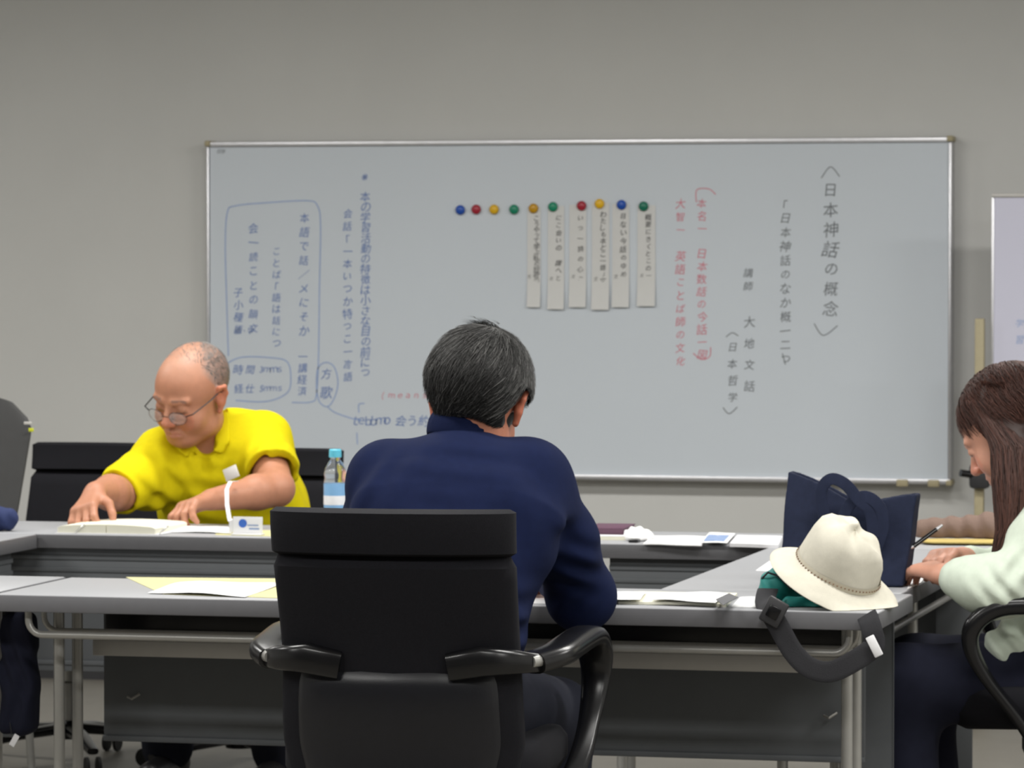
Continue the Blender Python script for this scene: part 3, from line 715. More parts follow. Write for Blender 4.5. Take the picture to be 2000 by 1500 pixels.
def strands(name, H, parent, c0, r0, n, seg, step, flow, keep, cols, m, width=0.0011, lift=0.004, base=None, stop=None):
    vs = []; fs = []; cl = []; c0 = np.array(c0); r0 = np.array(r0); cnt = 0; tries = 0
    while cnt < n and tries < n*20:
        tries += 1
        d = rng.normal(size=3); d /= np.linalg.norm(d); p = c0+d*r0
        if not keep(p): continue
        cnt += 1; pts = [p.copy()]; jit = rng.normal(size=3)*0.16; lf = lift*rng.uniform(0.3, 1.5)
        for i in range(seg):
            q = (pts[-1]-c0)/r0; nrm = q/r0; nrm /= np.linalg.norm(nrm); f = flow(pts[-1])+jit; f -= nrm*f.dot(nrm); f /= (np.linalg.norm(f)+1e-6)
            p = pts[-1]+f*step; q = (p-c0)/r0; p = c0+q/np.linalg.norm(q)*r0*(1+lf*(i+1)/seg/0.09)
            if stop is not None and stop(p): p = pts[-1]+(p-pts[-1])*0.12
            pts.append(p)
        pts = [np.array(H.P(*p)) for p in pts]; cen = np.array(H.P(*c0)); color = cols(rng, H.local(pts[0][None])[0])
        b = len(vs)
        for i, p in enumerate(pts):
            t = pts[min(i+1, seg)]-pts[max(i-1, 0)]; sd = np.cross(t, p-cen); sd /= (np.linalg.norm(sd)+1e-9); wdt = width*(1-0.75*i/seg)
            o_ = (p-cen); o_ /= np.linalg.norm(o_)
            vs += [p+sd*wdt, p-sd*wdt, p+o_*wdt*0.8]; cl += [color]*3
        for i in range(seg):
            for j in range(3): fs.append((b+i*3+j, b+i*3+(j+1) % 3, b+i*3+3+(j+1) % 3, b+i*3+3+j))
    return vs, fs, cl
def mesh_col(name, vs, fs, cl, m, parent):
    me = bpy.data.meshes.new(name); off = np.array(OFF[parent.name]); me.from_pydata([tuple(np.array(v)-off) for v in vs], [], [tuple(map(int, f)) for f in fs])
    ca = me.color_attributes.new('Col', 'FLOAT_COLOR', 'POINT'); C = np.ones((len(vs), 4), np.float32); C[:, :3] = np.array(cl); ca.data.foreach_set('color', C.ravel())
    me.polygons.foreach_set('use_smooth', np.ones(len(fs), bool)); me.materials.append(m); me.update()
    o = bpy.data.objects.new(name, me); col.objects.link(o); o.parent = parent; OFF[o.name] = Vector(off); return o
def merge_hair(name, S, colf, st, m, parent):
    V, Fc = S.mesh(); C = colf(V); vs, fs, cl = st; n = len(V)
    return mesh_col(name, [tuple(v) for v in V]+[tuple(v) for v in vs], [tuple(f) for f in Fc]+[tuple(i+n for i in f) for f in fs], list(map(tuple, C))+[tuple(c) for c in cl], m, parent)
def lower_body(S, pel, knees, ankles, k=0.03, r=(0.095, 0.062, 0.045)):
    for i, (kn, an) in enumerate(zip(knees, ankles)):
        hip = Vector(pel)+(Vector(kn)-Vector(pel))*0.0; side = 0.085*(1 if i else -1)
        hip = Vector(pel)+S.side*side
        S.cap(hip, kn, r[0], r[1]*1.12, k); S.cap(kn, an, r[1], r[2], k)
def shoe(H_, an, d, parent, m):
    an = Vector(an); d = Vector(d).normalized(); S = SDF(an-Vector((0.3, 0.3, 0.12)), an+Vector((0.3, 0.3, 0.12)), 0.005)
    g = Vector((an.x, an.y, 0.0))
    S.cap(g-d*0.05+Vector((0, 0, 0.04)), g+d*0.14+Vector((0, 0, 0.028)), 0.042, 0.036, 0.01); S.cap(g-d*0.03+Vector((0, 0, 0.05)), g-d*0.02+Vector((0, 0, 0.10)), 0.045, 0.045, 0.02); S.plane((0, 0, 0.002), (0, 0, -1))
    return S.build('shoe', m, parent)

# ================= the man in the yellow polo shirt
def man_yellow():
    Yc = 10.22
    pel = at(478, 1140, 10.50); pel.z = 0.53
    belly = at(462, 1010, 10.40); chest = at(428, 925, 10.30); upper = at(415, 885, 10.27); neck = at(402, 862, 10.25)
    shL = at(512, 866, 10.27); shR = at(318, 898, 10.19)
    elL = at(540, 955, 10.10); wrL = at(412, 976, 9.915)
    elR = at(232, 962, 10.00); wrR = at(186, 962, 9.80)
    root = thing('person', 'balding man in yellow polo shirt leaning over an open book at the back table', 'person', (pel.x, pel.y, 0))
    right = (shL-shR).normalized()
    H = Head(at(375, 768, 10.13), (-0.34, -0.86, -0.37), roll=math.radians(-7), sc_=1.07)
    S = SDF((-4.12, 9.50, 0.0), (-2.72, 10.78, 1.26), 0.0036); S.side = right
    add_head(S, H, 1.0)
    S.cap(H.P(0, 0.02, -0.05), neck+Vector((0, 0.0, -0.01)), 0.056, 0.062, 0.03)
    S.econe(pel, belly, 0.15, 0.13, 0.155, 0.14, right, 0.04); S.econe(belly, chest, 0.155, 0.14, 0.145, 0.115, right, 0.04); S.econe(chest, upper, 0.145, 0.11, 0.10, 0.08, right, 0.04)
    S.chain([shL, elL], [0.055, 0.044], 0.03); S.chain([shR, elR], [0.055, 0.044], 0.03)
    midL = elL.lerp(wrL, 0.3); midR = elR.lerp(wrR, 0.35)
    S.chain([elL, midL, wrL], [0.044, 0.043, 0.0275], 0.02); S.chain([elR, midR, wrR], [0.045, 0.043, 0.028], 0.02)
    # left hand (right in the photo): fingers come down on the page
    tl = at(352, 1018, 9.83); tl.z = 0.735
    dL = (at(352, 990, 9.86)-wrL).normalized()
    add_hand(S, wrL, (at(360, 985, 9.83)-wrL)+Vector((0, 0, -0.004)), Vector((0.18, -0.15, -1)), -1, curl=(0.95, 1.0, 1.0, 0.95), spread=0.22, thumb=(0.7, 0.6), sc_=0.98)
    add_hand(S, wrR, (at(166, 990, 9.735)-wrR), Vector((0.35, 0.3, -0.9)), 1, curl=(0.85, 0.9, 0.95, 0.9), spread=0.2, thumb=(0.75, 0.7), sc_=1.0)
    kn = [Vector((pel.x-0.12, 10.12, 0.50)), Vector((pel.x+0.14, 10.10, 0.50))]; an = [Vector((pel.x-0.15, 10.30, 0.09)), Vector((pel.x+0.16, 10.28, 0.09))]
    lower_body(S, pel, kn, an)
    def hairy(C, L, inh):
        x, y, z = L[:, 0], L[:, 1], L[:, 2]
        a = np.clip((y+0.030-np.clip(0.062-np.abs(x), 0, 1)*1.3)/0.03, 0, 1)*(z > -0.045+1.6*np.clip(0.045-y, 0, 1))*(np.abs(x) < 0.080)*inh
        C[:] = C*(1-0.55*a[:, None])+np.array([0.22, 0.21, 0.20])*0.55*a[:, None]
        t = np.clip((z-0.06)/0.04, 0, 1)*inh*(1-a)*0.25; C[:] = C*(1-t[:, None])+np.array([0.42, 0.30, 0.24])*t[:, None]
    base = rgb(178, 124, 97)
    S.build('body', M['skin'], root, shade_skin(H, base, hairy, brow=(0.12, 0.09, 0.08)))
    del S
    # shirt
    S = SDF((-3.85, 9.85, 0.50), (-2.78, 10.75, 1.14), 0.0038)
    S.econe(Vector((pel.x, pel.y-0.01, 0.55)), belly, 0.172, 0.15, 0.180, 0.160, right, 0.05); S.econe(belly, chest, 0.180, 0.160, 0.165, 0.130, right, 0.05)
    S.econe(chest, upper+Vector((0, 0, 0.01)), 0.16, 0.122, 0.125, 0.095, right, 0.05)
    S.cap(upper, neck+Vector((0, 0.015, 0.004)), 0.085, 0.075, 0.03)
    S.cap(upper+right*0.03, shL, 0.078, 0.070, 0.05); S.cap(upper-right*0.03, shR, 0.078, 0.068, 0.05)
    cL = shL.lerp(elL, 0.66); cR = shR.lerp(elR, 1.0)
    S.cap(shL+right*0.004, cL, 0.070, 0.073, 0.04, endcut=True); S.cap(shR, cR, 0.072, 0.062, 0.04, endcut=True)
    S.cap(cL.lerp(shL, 0.02), cL.lerp(elL, 0.5), 0.058, 0.058, 0.003, 'cut'); S.cap(cR.lerp(shR, 0.05), cR+(elR-shR)*0.3, 0.052, 0.052, 0.003, 'cut')
    # loose flap under the right sleeve and side
    S.cap(shR+Vector((0.03, 0, -0.05)), shR.lerp(elR, 0.55)+Vector((0.02, 0.02, -0.05)), 0.05, 0.035, 0.04)
    for c_, d_, lam, am, R_ in (((320, 935, 10.08), (1, 0, 0.55), 0.045, 0.006, 0.09), ((500, 915, 10.12), (1, 0.2, -0.5), 0.035, 0.005, 0.06), ((565, 955, 10.20), (-0.3, 0, 1), 0.035, 0.004, 0.06),
                                ((420, 1000, 10.15), (0.2, 0, 1), 0.05, 0.005, 0.10), ((250, 950, 10.02), (1, 0, 0.9), 0.035, 0.004, 0.05), ((530, 880, 10.15), (1, 0, -0.9), 0.04, 0.003, 0.05), ((390, 925, 10.14), (1, 0, 0.15), 0.06, 0.004, 0.08)):
        S.fold(at(*c_), d_, lam, am, R_)
    S.wobble(0.0035, 26, 3)
    # neck opening in a V
    S.cap(neck+Vector((0, 0.0, 0.05)), neck+Vector((0, -0.012, -0.005)), 0.064, 0.058, 0.004, 'cut')
    S.cap(at(402, 868, 10.15), at(398, 888, 10.12), 0.035, 0.010, 0.004, 'cut')
    S.plane((0, 0, 0.515), (0, 0, -1))
    base_F = S.F.copy()
    sh = S.build('polo_shirt', M['yellow'], root, smooth_it=2)
    # turned-down collar: two leaves that lie on the shirt
    C = SDF((-3.85, 9.85, 0.50), (-2.78, 10.75, 1.14), 0.0038)
    def leaf(pts, rs):
        for (p, q, r1, r2) in zip(pts, pts[1:], rs, rs[1:]):
            C.cap(at(*p, 10.17), at(*q, 10.17), r1, r2, 0.004, flatn=(0.3, -1, 0), flat=5.5)
    leaf([(440, 806), (438, 832), (434, 858), (424, 876)], [0.012, 0.014, 0.019, 0.010]); leaf([(434, 858), (431, 878)], [0.014, 0.010])
    leaf([(330, 836), (344, 854), (362, 874), (384, 884)], [0.012, 0.015, 0.017, 0.006]); leaf([(360, 872), (365, 886)], [0.014, 0.010])
    C.F = np.maximum(C.F, base_F-0.008); C.F = np.maximum(C.F, -(base_F+0.006))
    C.build('collar', M['yellow'], sh, smooth_it=1)
    B_ = SDF((-3.45, 9.95, 0.90), (-3.25, 10.30, 1.08), 0.003); B_.cap(at(399, 884, 10.13), at(399, 925, 10.13), 0.0115, 0.0115, 0.002, flatn=(0.3, -1, 0), flat=5)
    # glasses low on the nose
    g = MB(); k = H.k
    fr_ = mat('dark_metal_wire', rgb(52, 50, 52), 0.35, 0.7)
    for s_ in (-1, 1):
        rim = [H.P(s_*0.033+0.024*math.cos(a), -0.1105+0.004*abs(math.cos(a)*1)+0.006*(abs(s_*0.033+0.024*math.cos(a))/0.057)**2, -0.016+0.016*math.sin(a)) for a in [2*PI*i/24 for i in range(25)]]
        g.tube(rim, 0.0009, 6)
        T = [H.P(s_*0.056, -0.100, -0.010), H.P(s_*0.073, -0.094, -0.004), H.P(s_*0.081, -0.03, 0.006), H.P(s_*0.083, 0.004, 0.014), H.P(s_*0.083, 0.022, 0.002)]
        g.tube(T, 0.0017, 8)
    g.tube([H.P(-0.010, -0.111, -0.014), H.P(0, -0.116, -0.010), H.P(0.010, -0.111, -0.014)], 0.0011, 6)
    gl = g.build('glasses', fr_, root)
    for s_ in (-1, 1):
        l_ = MB(); l_.grid(lambda u, v: H.P(s_*0.033+0.023*(math.sqrt(max(0, v)))*math.cos(2*PI*u), -0.1100+0.006*(abs(s_*0.033+0.023*math.sqrt(v)*math.cos(2*PI*u))/0.057)**2, -0.016+0.0155*math.sqrt(v)*math.sin(2*PI*u)), 25, 4, 0.001, tuple(H.R @ Vector((0, -1, 0))))
        l_.build('lens', M['film'], gl)
    # thin grey hair
    hs = strands('hair', H, root, (0, 0.018, 0.035), (0.0770, 0.0970, 0.0840), 5200, 2, 0.0035,
                 lambda p: np.array([0.0, 0.5, -1.0]) if p[2] < 0.09 else np.array([-0.9, 0.5, 0]),
                 lambda p: (p[1] > -0.022+max(0, 0.062-abs(p[0]))*1.3 and p[2] > -0.055+0.6*max(0, 0.03-p[1]) and not (abs(p[0]) > 0.06 and p[2] < 0.03 and -0.01 < p[1] < 0.035)) or (p[2] > 0.08 and p[1] > -0.04 and rng.random() < 0.30),
                 lambda r, p: np.array([0.27, 0.25, 0.235])*r.uniform(0.5, 1.5), M['hair'], 0.0005, 0.0015)
    mesh_col('hair', *hs, M['hair'], root)
    # name badge on the chest
    b0 = at(452, 924, 10.115); b = MB(); Mx = Matrix.Translation(b0) @ Matrix.Rotation(math.radians(-14), 4, 'Z') @ Matrix.Rotation(math.radians(-22), 4, 'Y')
    b.box((-0.021, -0.003, -0.016), (0.021, 0.0, 0.016), 0.001, Mx); bd = b.build('name_badge', M['paper'], sh)
    # trousers and shoes
    S = SDF((-3.65, 9.9, 0.03), (-2.85, 10.75, 0.66), 0.007); S.side = right
    S.econe(pel+Vector((0, 0, -0.03)), pel+Vector((0, 0, 0.05)), 0.175, 0.15, 0.17, 0.145, right, 0.05)
    lower_body(S, pel, kn, an, 0.03, (0.105, 0.075, 0.068)); S.build('trousers', M['trou'], root)
    for a_ in an: shoe(H, a_, (0, -1, 0), root, M['shoe'])
    return root, H
MY, HY = man_yellow()

# ================= the man in navy, seen from behind
def man_navy():
    pel = at(842, 1400, 7.33); pel.z = 0.55
    low = at(862, 1180, 7.36); chest = at(885, 1020, 7.42); upper = at(893, 948, 7.46); neck = at(905, 862, 7.52)
    shL = at(758, 940, 7.46); shR = at(1034, 938, 7.50)
    elR = at(1136, 1165, 7.70); wrR = at(1078, 1128, 7.97); elL = at(700, 1110, 7.68); wrL = at(800, 1140, 7.93)
    root = thing('person', 'grey-haired man in navy shirt seen from behind in the nearest chair', 'person', (pel.x, pel.y, 0))
    right = (shR-shL).normalized()
    H = Head(at(934, 785, 7.56), (-0.07, 0.87, -0.45), roll=math.radians(6), sc_=1.03)
    S = SDF((-2.45, 7.10, 0.0), (-1.38, 8.20, 1.34), 0.004); S.side = right
    add_head(S, H, 0.3)
    S.cap(H.P(0, 0.03, -0.03), neck, 0.056, 0.062, 0.03)
    S.econe(pel, low, 0.125, 0.10, 0.120, 0.095, right, 0.04); S.econe(low, chest, 0.120, 0.095, 0.15, 0.10, right, 0.04); S.econe(chest, upper, 0.16, 0.10, 0.12, 0.07, right, 0.04)
    S.chain([shL, elL, wrL], [0.055, 0.043, 0.028], 0.03); S.chain([shR, elR, wrR], [0.055, 0.045, 0.028], 0.03)
    add_hand(S, wrR, Vector((-0.55, 0.75, -0.18)), Vector((0, 0, -1)), 1, curl=(0.5, 0.55, 0.6, 0.6)); add_hand(S, wrL, Vector((0.45, 0.8, -0.20)), Vector((0, 0, -1)), -1, curl=(0.3, 0.3, 0.35, 0.4))
    kn = [Vector((pel.x-0.12, 7.76, 0.48)), Vector((pel.x+0.13, 7.76, 0.48))]; an = [Vector((pel.x-0.13, 7.72, 0.09)), Vector((pel.x+0.15, 7.70, 0.09))]
    lower_body(S, pel, kn, an)
    S.build('body', M['skin'], root, shade_skin(H, rgb(172, 112, 88)))
    del S
    # shirt
    S = SDF((-2.48, 7.08, 0.46), (-1.40, 8.02, 1.22), 0.004)
    S.econe(Vector((pel.x, pel.y, 0.53)), low, 0.160, 0.125, 0.148, 0.120, right, 0.06); S.econe(low, chest, 0.148, 0.125, 0.180, 0.125, right, 0.06)
    S.econe(chest, upper+Vector((0, 0, -0.012)), 0.178, 0.118, 0.130, 0.082, right, 0.06)
    S.cap(upper+Vector((0, 0, -0.012)), neck+Vector((0, 0.0, -0.012)), 0.080, 0.062, 0.05)
    S.cap(upper+right*0.02+Vector((0, 0, -0.02)), shR, 0.080, 0.070, 0.06); S.cap(upper-right*0.02+Vector((0, 0, -0.02)), shL, 0.080, 0.066, 0.06)
    mr = shR.lerp(elR, 0.5)+Vector((0.01, 0, 0))
    S.chain([shR, mr, elR, elR.lerp(wrR, 0.85)], [0.070, 0.067, 0.062, 0.042], 0.035); S.chain([shL, elL, elL.lerp(wrL, 0.85)], [0.066, 0.058, 0.042], 0.035)
    for c_, d_, lam, am, R_ in (((900, 900, 7.36), (0.1, 0, 1), 0.045, 0.0028, 0.085), ((1075, 1010, 7.46), (1, 0, 0.35), 0.06, 0.005, 0.08), ((1140, 1120, 7.56), (0.5, 0, 1), 0.045, 0.006, 0.06), ((740, 980, 7.36), (1, 0, -0.5), 0.06, 0.004, 0.08),
                                ((1100, 1195, 7.6), (0.8, 0, -1), 0.035, 0.004, 0.04), ((960, 1000, 7.32), (1, 0, 0.8), 0.12, 0.004, 0.10), ((1045, 1250, 7.30), (0.3, 0, 1), 0.05, 0.006, 0.08), ((820, 960, 7.31), (0.4, 0, 1), 0.13, 0.003, 0.09)):
        S.fold(at(*c_), d_, lam, am, R_)
    S.wobble(0.003, 14, 5)
    S.cap(neck+Vector((0.0, 0.0, 0.08)), neck+Vector((0, 0.0, 0.0)), 0.064, 0.060, 0.004, 'cut')
    S.plane((0, 0, 0.475), (0, 0, -1))
    sh = S.build('navy_shirt', M['navy'], root, smooth_it=3)
    C = SDF((-2.15, 7.35, 1.00), (-1.70, 7.72, 1.20), 0.003)
    cc = neck+Vector((0.0, 0.004, 0.022)); ang = [math.radians(a) for a in range(-215, 36, 12)]
    ringp = [cc+Vector((0.059*math.cos(a), 0.062*math.sin(a), -0.016*math.sin(a)-0.010*math.cos(a))) for a in ang]
    for i in range(len(ringp)-1):
        a = (ang[i]+ang[i+1])/2; C.cap(ringp[i], ringp[i+1], 0.024, 0.024, 0.006, flatn=(math.cos(a), math.sin(a), 0.40), flat=0.22)
    C.build('collar', M['navy'], sh)
    # hair: a full grey-black mop with a tuft at the crown
    hc, hr = (0, 0.024, 0.026), (0.0965, 0.108, 0.107)
    Sx = SDF(H.c-Vector((0.17, 0.17, 0.17)), H.c+Vector((0.17, 0.17, 0.17)), 0.003)
    Sx.ell(H.P(*hc), [(r-0.002)*H.k for r in hr], 0.01, H.R)
    Sx.F = np.maximum(Sx.F, -(((Sx.ax[0]-H.c.x)[:, None, None]*H.R[0][2]+(Sx.ax[1]-H.c.y)[None, :, None]*H.R[1][2]+(Sx.ax[2]-H.c.z)[None, None, :]*H.R[2][2])+0.066)).astype(np.float32)
    Sx.ell(H.P(0, -0.10, -0.05), [r*H.k for r in (0.085, 0.065, 0.085)], 0.01, H.R, 'cut')
    for s_ in (-1, 1): Sx.ell(H.P(s_*0.099, 0.018, -0.032), [r*H.k for r in (0.036, 0.056, 0.052)], 0.012, H.R, 'cut')
    Sx.wobble(0.003, 60, 9)
    whorl = np.array([-0.008, 0.072, 0.115])
    def flow(p):
        d = p-whorl; d = d/(np.linalg.norm(d)+1e-4)
        sw = np.cross(d, p-np.array(hc)); sw /= np.linalg.norm(sw)+1e-6
        f = d+0.45*sw; f[2] -= 0.5 if p[2] < 0.09 else 0.0; f[1] += 0.35*(p[2] < 0.02); return f
    def keep(p):
        if p[1] < -0.03 and p[2] < 0.06: return False
        if abs(p[0]) > 0.062 and p[2] < 0.020 and p[1] < 0.055: return False
        return p[2] > -0.062
    def hcol(r, p):
        g = r.uniform(0.5, 1.4); w_ = 0.018 if p[2] < 0.03 else 0.034
        if r.random() < (0.10+0.25*(p[2] > 0.05)+0.2*(abs(p[0]) > 0.07)): w_ = r.uniform(0.07, 0.16)
        return np.array([1, 0.99, 0.96])*w_*g
    st = strands('h', H, root, hc, hr, 12000, 6, 0.0085, flow, keep, hcol, M['hair'], 0.0009, 0.0055, stop=lambda p: p[2] < -0.068 or (abs(p[0]) > 0.066 and p[2] < 0.018 and p[1] < 0.06))
    tv, tf, tc = [], [], []
    for i in range(420):                                            # the tuft that stands up at the crown
        a = np.array([-0.002+rng.normal()*0.011, 0.045+rng.normal()*0.015, 0.127]); d = np.array([0.62+rng.normal()*0.14, 0.1+rng.normal()*0.2, 0.62]); b = len(tv)
        L_ = rng.uniform(0.008, 0.024); P = [H.P(*(a+d*L_*t+np.array([0.010, 0.004, -0.008])*t*t)) for t in (0, 0.33, 0.66, 1)]; cc_ = hcol(rng, a)*0.8
        for j, p in enumerate(P):
            w_ = 0.0010*(1-0.25*j); tv += [p+Vector((w_, 0, 0)), p-Vector((w_, 0, 0)), p+Vector((0, w_, 0))]; tc += [cc_]*3
        for j in range(3):
            for q in range(3): tf.append((b+j*3+q, b+j*3+(q+1) % 3, b+j*3+3+(q+1) % 3, b+j*3+3+q))
    n0 = len(st[0]); st = (list(st[0])+[tuple(v) for v in tv], list(st[1])+[tuple(i+n0 for i in f) for f in tf], list(st[2])+tc)
    def basec(V):
        L = H.local(V); g = 0.016+0.022*np.clip((L[:, 2]-0.02)/0.08, 0, 1); return np.stack([g, g, g*0.97], 1)
    merge_hair('hair', Sx, basec, st, M['hair'], root)
    S = SDF((-2.3, 7.10, 0.03), (-1.5, 7.95, 0.68), 0.008); S.side = right
    S.econe(pel+Vector((0, 0, -0.035)), pel+Vector((0, 0, 0.03)), 0.155, 0.12, 0.15, 0.12, right, 0.05)
    lower_body(S, pel, kn, an, 0.03, (0.095, 0.075, 0.066)); S.build('trousers', M['trou'], root)
    for a_ in an: shoe(H, a_, (0, 1, 0), root, M['shoe'])
    return root
MN = man_navy()

# ================= the woman with long brown hair
def woman():
    pel = at(2150, 1330, 8.55); pel.z = 0.52
    low = at(2120, 1200, 8.55); chest = at(2085, 1090, 8.55); upper = at(2062, 1030, 8.55); neck = at(2040, 985, 8.55)
    shL = at(2050, 1050, 8.40); shR = at(2035, 1035, 8.70)
    elL = at(1955, 1150, 8.33); wrL = at(1842, 1122, 8.37); elR = at(1960, 1115, 8.74); wrR = at(1880, 1090, 8.62)
    root = thing('person', 'woman with long brown hair and pale mint sweater writing at the right edge', 'person', (pel.x, pel.y, 0))
    side = Vector((0, 1, 0))
    H = Head(at(1972, 838, 8.56), (-0.80, 0.20, -0.56), roll=0, sc_=1.0)
    S = SDF((-1.45, 8.12, 0.0), (-0.55, 8.95, 1.20), 0.004); S.side = side
    add_head(S, H, -0.3, ears=False)
    S.cap(H.P(0, 0.03, -0.04), neck, 0.045, 0.050, 0.025)
    S.econe(pel, low, 0.14, 0.11, 0.12, 0.095, side, 0.04); S.econe(low, chest, 0.12, 0.095, 0.135, 0.10, side, 0.04); S.econe(chest, upper, 0.135, 0.10, 0.10, 0.07, side, 0.04)
    S.chain([shL, elL, wrL], [0.045, 0.036, 0.023], 0.025); S.chain([shR, elR, wrR], [0.045, 0.036, 0.023], 0.025)
    hL = add_hand(S, wrL, at(1800, 1108, 8.44)-wrL, Vector((0.0, 0.2, -1)), -1, curl=(0.5, 0.55, 0.6, 0.6), sc_=0.92)
    hR = add_hand(S, wrR, at(1815, 1077, 8.50)-wrR, Vector((-0.1, -0.5, -0.8)), 1, curl=(0.8, 0.9, 1.1, 1.15), sc_=0.92, thumb=(0.45, 0.9))
    kn = [Vector((pel.x-0.40, 8.44, 0.495)), Vector((pel.x-0.40, 8.66, 0.495))]; an = [Vector((pel.x-0.37, 8.44, 0.09)), Vector((pel.x-0.35, 8.66, 0.09))]
    lower_body(S, pel, kn, an, 0.03, (0.085, 0.055, 0.04))
    S.build('body', M['skin'], root, shade_skin(H, rgb(196, 144, 122)))
    del S
    S = SDF((-1.40, 8.10, 0.47), (-0.55, 8.98, 1.12), 0.004)
    S.econe(pel+Vector((-0.01, 0, 0.03)), low, 0.155, 0.13, 0.140, 0.115, side, 0.06); S.econe(low, chest, 0.14, 0.115, 0.152, 0.12, side, 0.06); S.econe(chest, upper, 0.15, 0.11, 0.115, 0.08, side, 0.05)
    S.cap(upper, shL, 0.075, 0.062, 0.05); S.cap(upper, shR, 0.075, 0.062, 0.05); S.cap(upper, neck+Vector((0, 0, -0.02)), 0.07, 0.062, 0.03)
    S.chain([shL, elL, elL.lerp(wrL, 0.40), elL.lerp(wrL, 0.74)], [0.060, 0.050, 0.043, 0.031], 0.05); S.chain([shR, elR, elR.lerp(wrR, 0.78)], [0.056, 0.044, 0.029], 0.04)
    # loose hem that hangs over the lap
    hem = at(1985, 1270, 8.44)
    S.cap(low+Vector((-0.06, -0.03, -0.02)), at(1968, 1270, 8.44), 0.07, 0.050, 0.05)
    for c_, d_, lam, am, R_ in (((1960, 1150, 8.30), (1, 0, 0.9), 0.035, 0.005, 0.05), ((1985, 1100, 8.30), (1, 0, -0.7), 0.045, 0.005, 0.06), ((1960, 1260, 8.40), (1, 0, 0.8), 0.04, 0.006, 0.07), ((1875, 1130, 8.35), (1, 0, 0.1), 0.022, 0.0025, 0.03)):
        S.fold(at(*c_), d_, lam, am, R_)
    S.wobble(0.004, 28, 8)
    S.cap(neck+Vector((0, 0, 0.06)), neck+Vector((0, 0, -0.01)), 0.05, 0.052, 0.004, 'cut')
    S.plane((0, 0, 0.50), (0, 0, -1))
    S.build('mint_sweater', M['mint'], root, smooth_it=2)
    # hair
    c0 = (0, 0.020, 0.040); r0 = (0.088, 0.106, 0.092)
    Sx = SDF(H.c-Vector((0.22, 0.20, 0.36)), H.c+Vector((0.26, 0.20, 0.16)), 0.0035)
    Sx.ell(H.P(*c0), [q*H.k for q in r0], 0.01, H.R)
    Sx.ell(H.P(0, -0.095, -0.040), [q*H.k for q in (0.062, 0.062, 0.080)], 0.012, H.R, 'cut')
    hcp = H.P(0.055, 0.01, -0.02); 
    P1 = [at(1975, 790, 8.49), at(1978, 870, 8.475), at(1982, 950, 8.455), at(1980, 1030, 8.44), at(1950, 1100, 8.43)]
    Sx.chain(P1, [0.008, 0.026, 0.033, 0.028, 0.009], 0.03, flatn=(0.1, -1, 0), flat=0.55)
    P2 = [at(2010, 800, 8.56), at(2020, 900, 8.54), at(2025, 1000, 8.50), at(2010, 1080, 8.45)]
    Sx.chain(P2, [0.012, 0.046, 0.046, 0.022], 0.03)
    P3 = [at(1985, 820, 8.66), at(1990, 920, 8.66), at(1985, 1010, 8.64)]
    Sx.chain(P3, [0.05, 0.05, 0.02], 0.03)
    Sx.wobble(0.003, 70, 4, (1, 1, 0.15))
    vs, fs, cl = [], [], []
    br = lambda: np.array([0.070, 0.030, 0.022])*rng.uniform(0.35, 1.35)
    st = strands('h', H, root, c0, (0.0885, 0.107, 0.093), 3500, 6, 0.012, lambda p: np.array([np.sign(p[0]+1e-4)*0.8*(p[2] > 0.05), 0.25, -1.2 if p[2] < 0.11 else -0.1]),
                 lambda p: not (p[1] < -0.035 and p[2] < 0.075) and p[2] > -0.03, lambda r, p: br(), M['hair'], 0.0013, 0.006)
    vs = [tuple(v) for v in st[0]]; fs = list(st[1]); cl = list(st[2])
    def lock(path, rad, n, flat=0.6):
        m_ = len(path)
        for i in range(n):
            a = rng.uniform(0, 2*PI); q = rng.uniform(0.75, 1.06); ox, oy = math.cos(a)*q, math.sin(a)*q*flat; b = len(vs); c_ = br()*(1.15 if rng.random() < 0.25 else 0.9); ph = rng.uniform(0, 6)
            K = 12; t0 = rng.uniform(0, 0.2); t1 = rng.uniform(0.75, 1.05)
            for j in range(K+1):
                t = min(0.9999, max(0, (t0+(t1-t0)*j/K)))*(m_-1); u = int(t); f_ = t-u; p = path[u].lerp(path[u+1], f_); r_ = rad[u]+(rad[u+1]-rad[u])*f_
                p = p+Vector((ox*r_+0.003*math.sin(ph+t*3), oy*r_, 0)); w_ = 0.0013
                vs.extend([tuple(p+Vector((w_, 0, 0))), tuple(p-Vector((w_, 0, 0))), tuple(p+Vector((0, -w_, 0)))]); cl.extend([c_]*3)
            for j in range(K):
                for e in range(3): fs.append((b+j*3+e, b+j*3+(e+1) % 3, b+j*3+3+(e+1) % 3, b+j*3+3+e))
    lock([H.P(0.070, 0.0, 0.075)]+P1[1:], [0.022, 0.042, 0.042, 0.033, 0.013], 2600); lock([H.P(0.06, 0.05, 0.09)]+P2, [0.03, 0.068, 0.070, 0.06, 0.03], 2200, 1.0); lock(P3, [0.05, 0.05, 0.02], 300, 1.0)
    def basec(V): return np.tile(np.array([0.030, 0.016, 0.013]), (len(V), 1))
    merge_hair('hair', Sx, basec, (vs, fs, cl), M['hair'], root)
    S = SDF((-1.45, 8.25, 0.03), (-0.60, 8.85, 0.68), 0.007); S.side = side
    S.econe(pel+Vector((0, 0, -0.03)), pel+Vector((0, 0, 0.04)), 0.155, 0.13, 0.15, 0.12, side, 0.05)
    lower_body(S, pel, kn, an, 0.05, (0.088, 0.072, 0.060)); S.build('trousers', M['trou2'], root)
    for a_ in an: shoe(H, a_, (-1, 0, 0), root, M['shoe'])
    return root, hR
WO, HRW = woman()
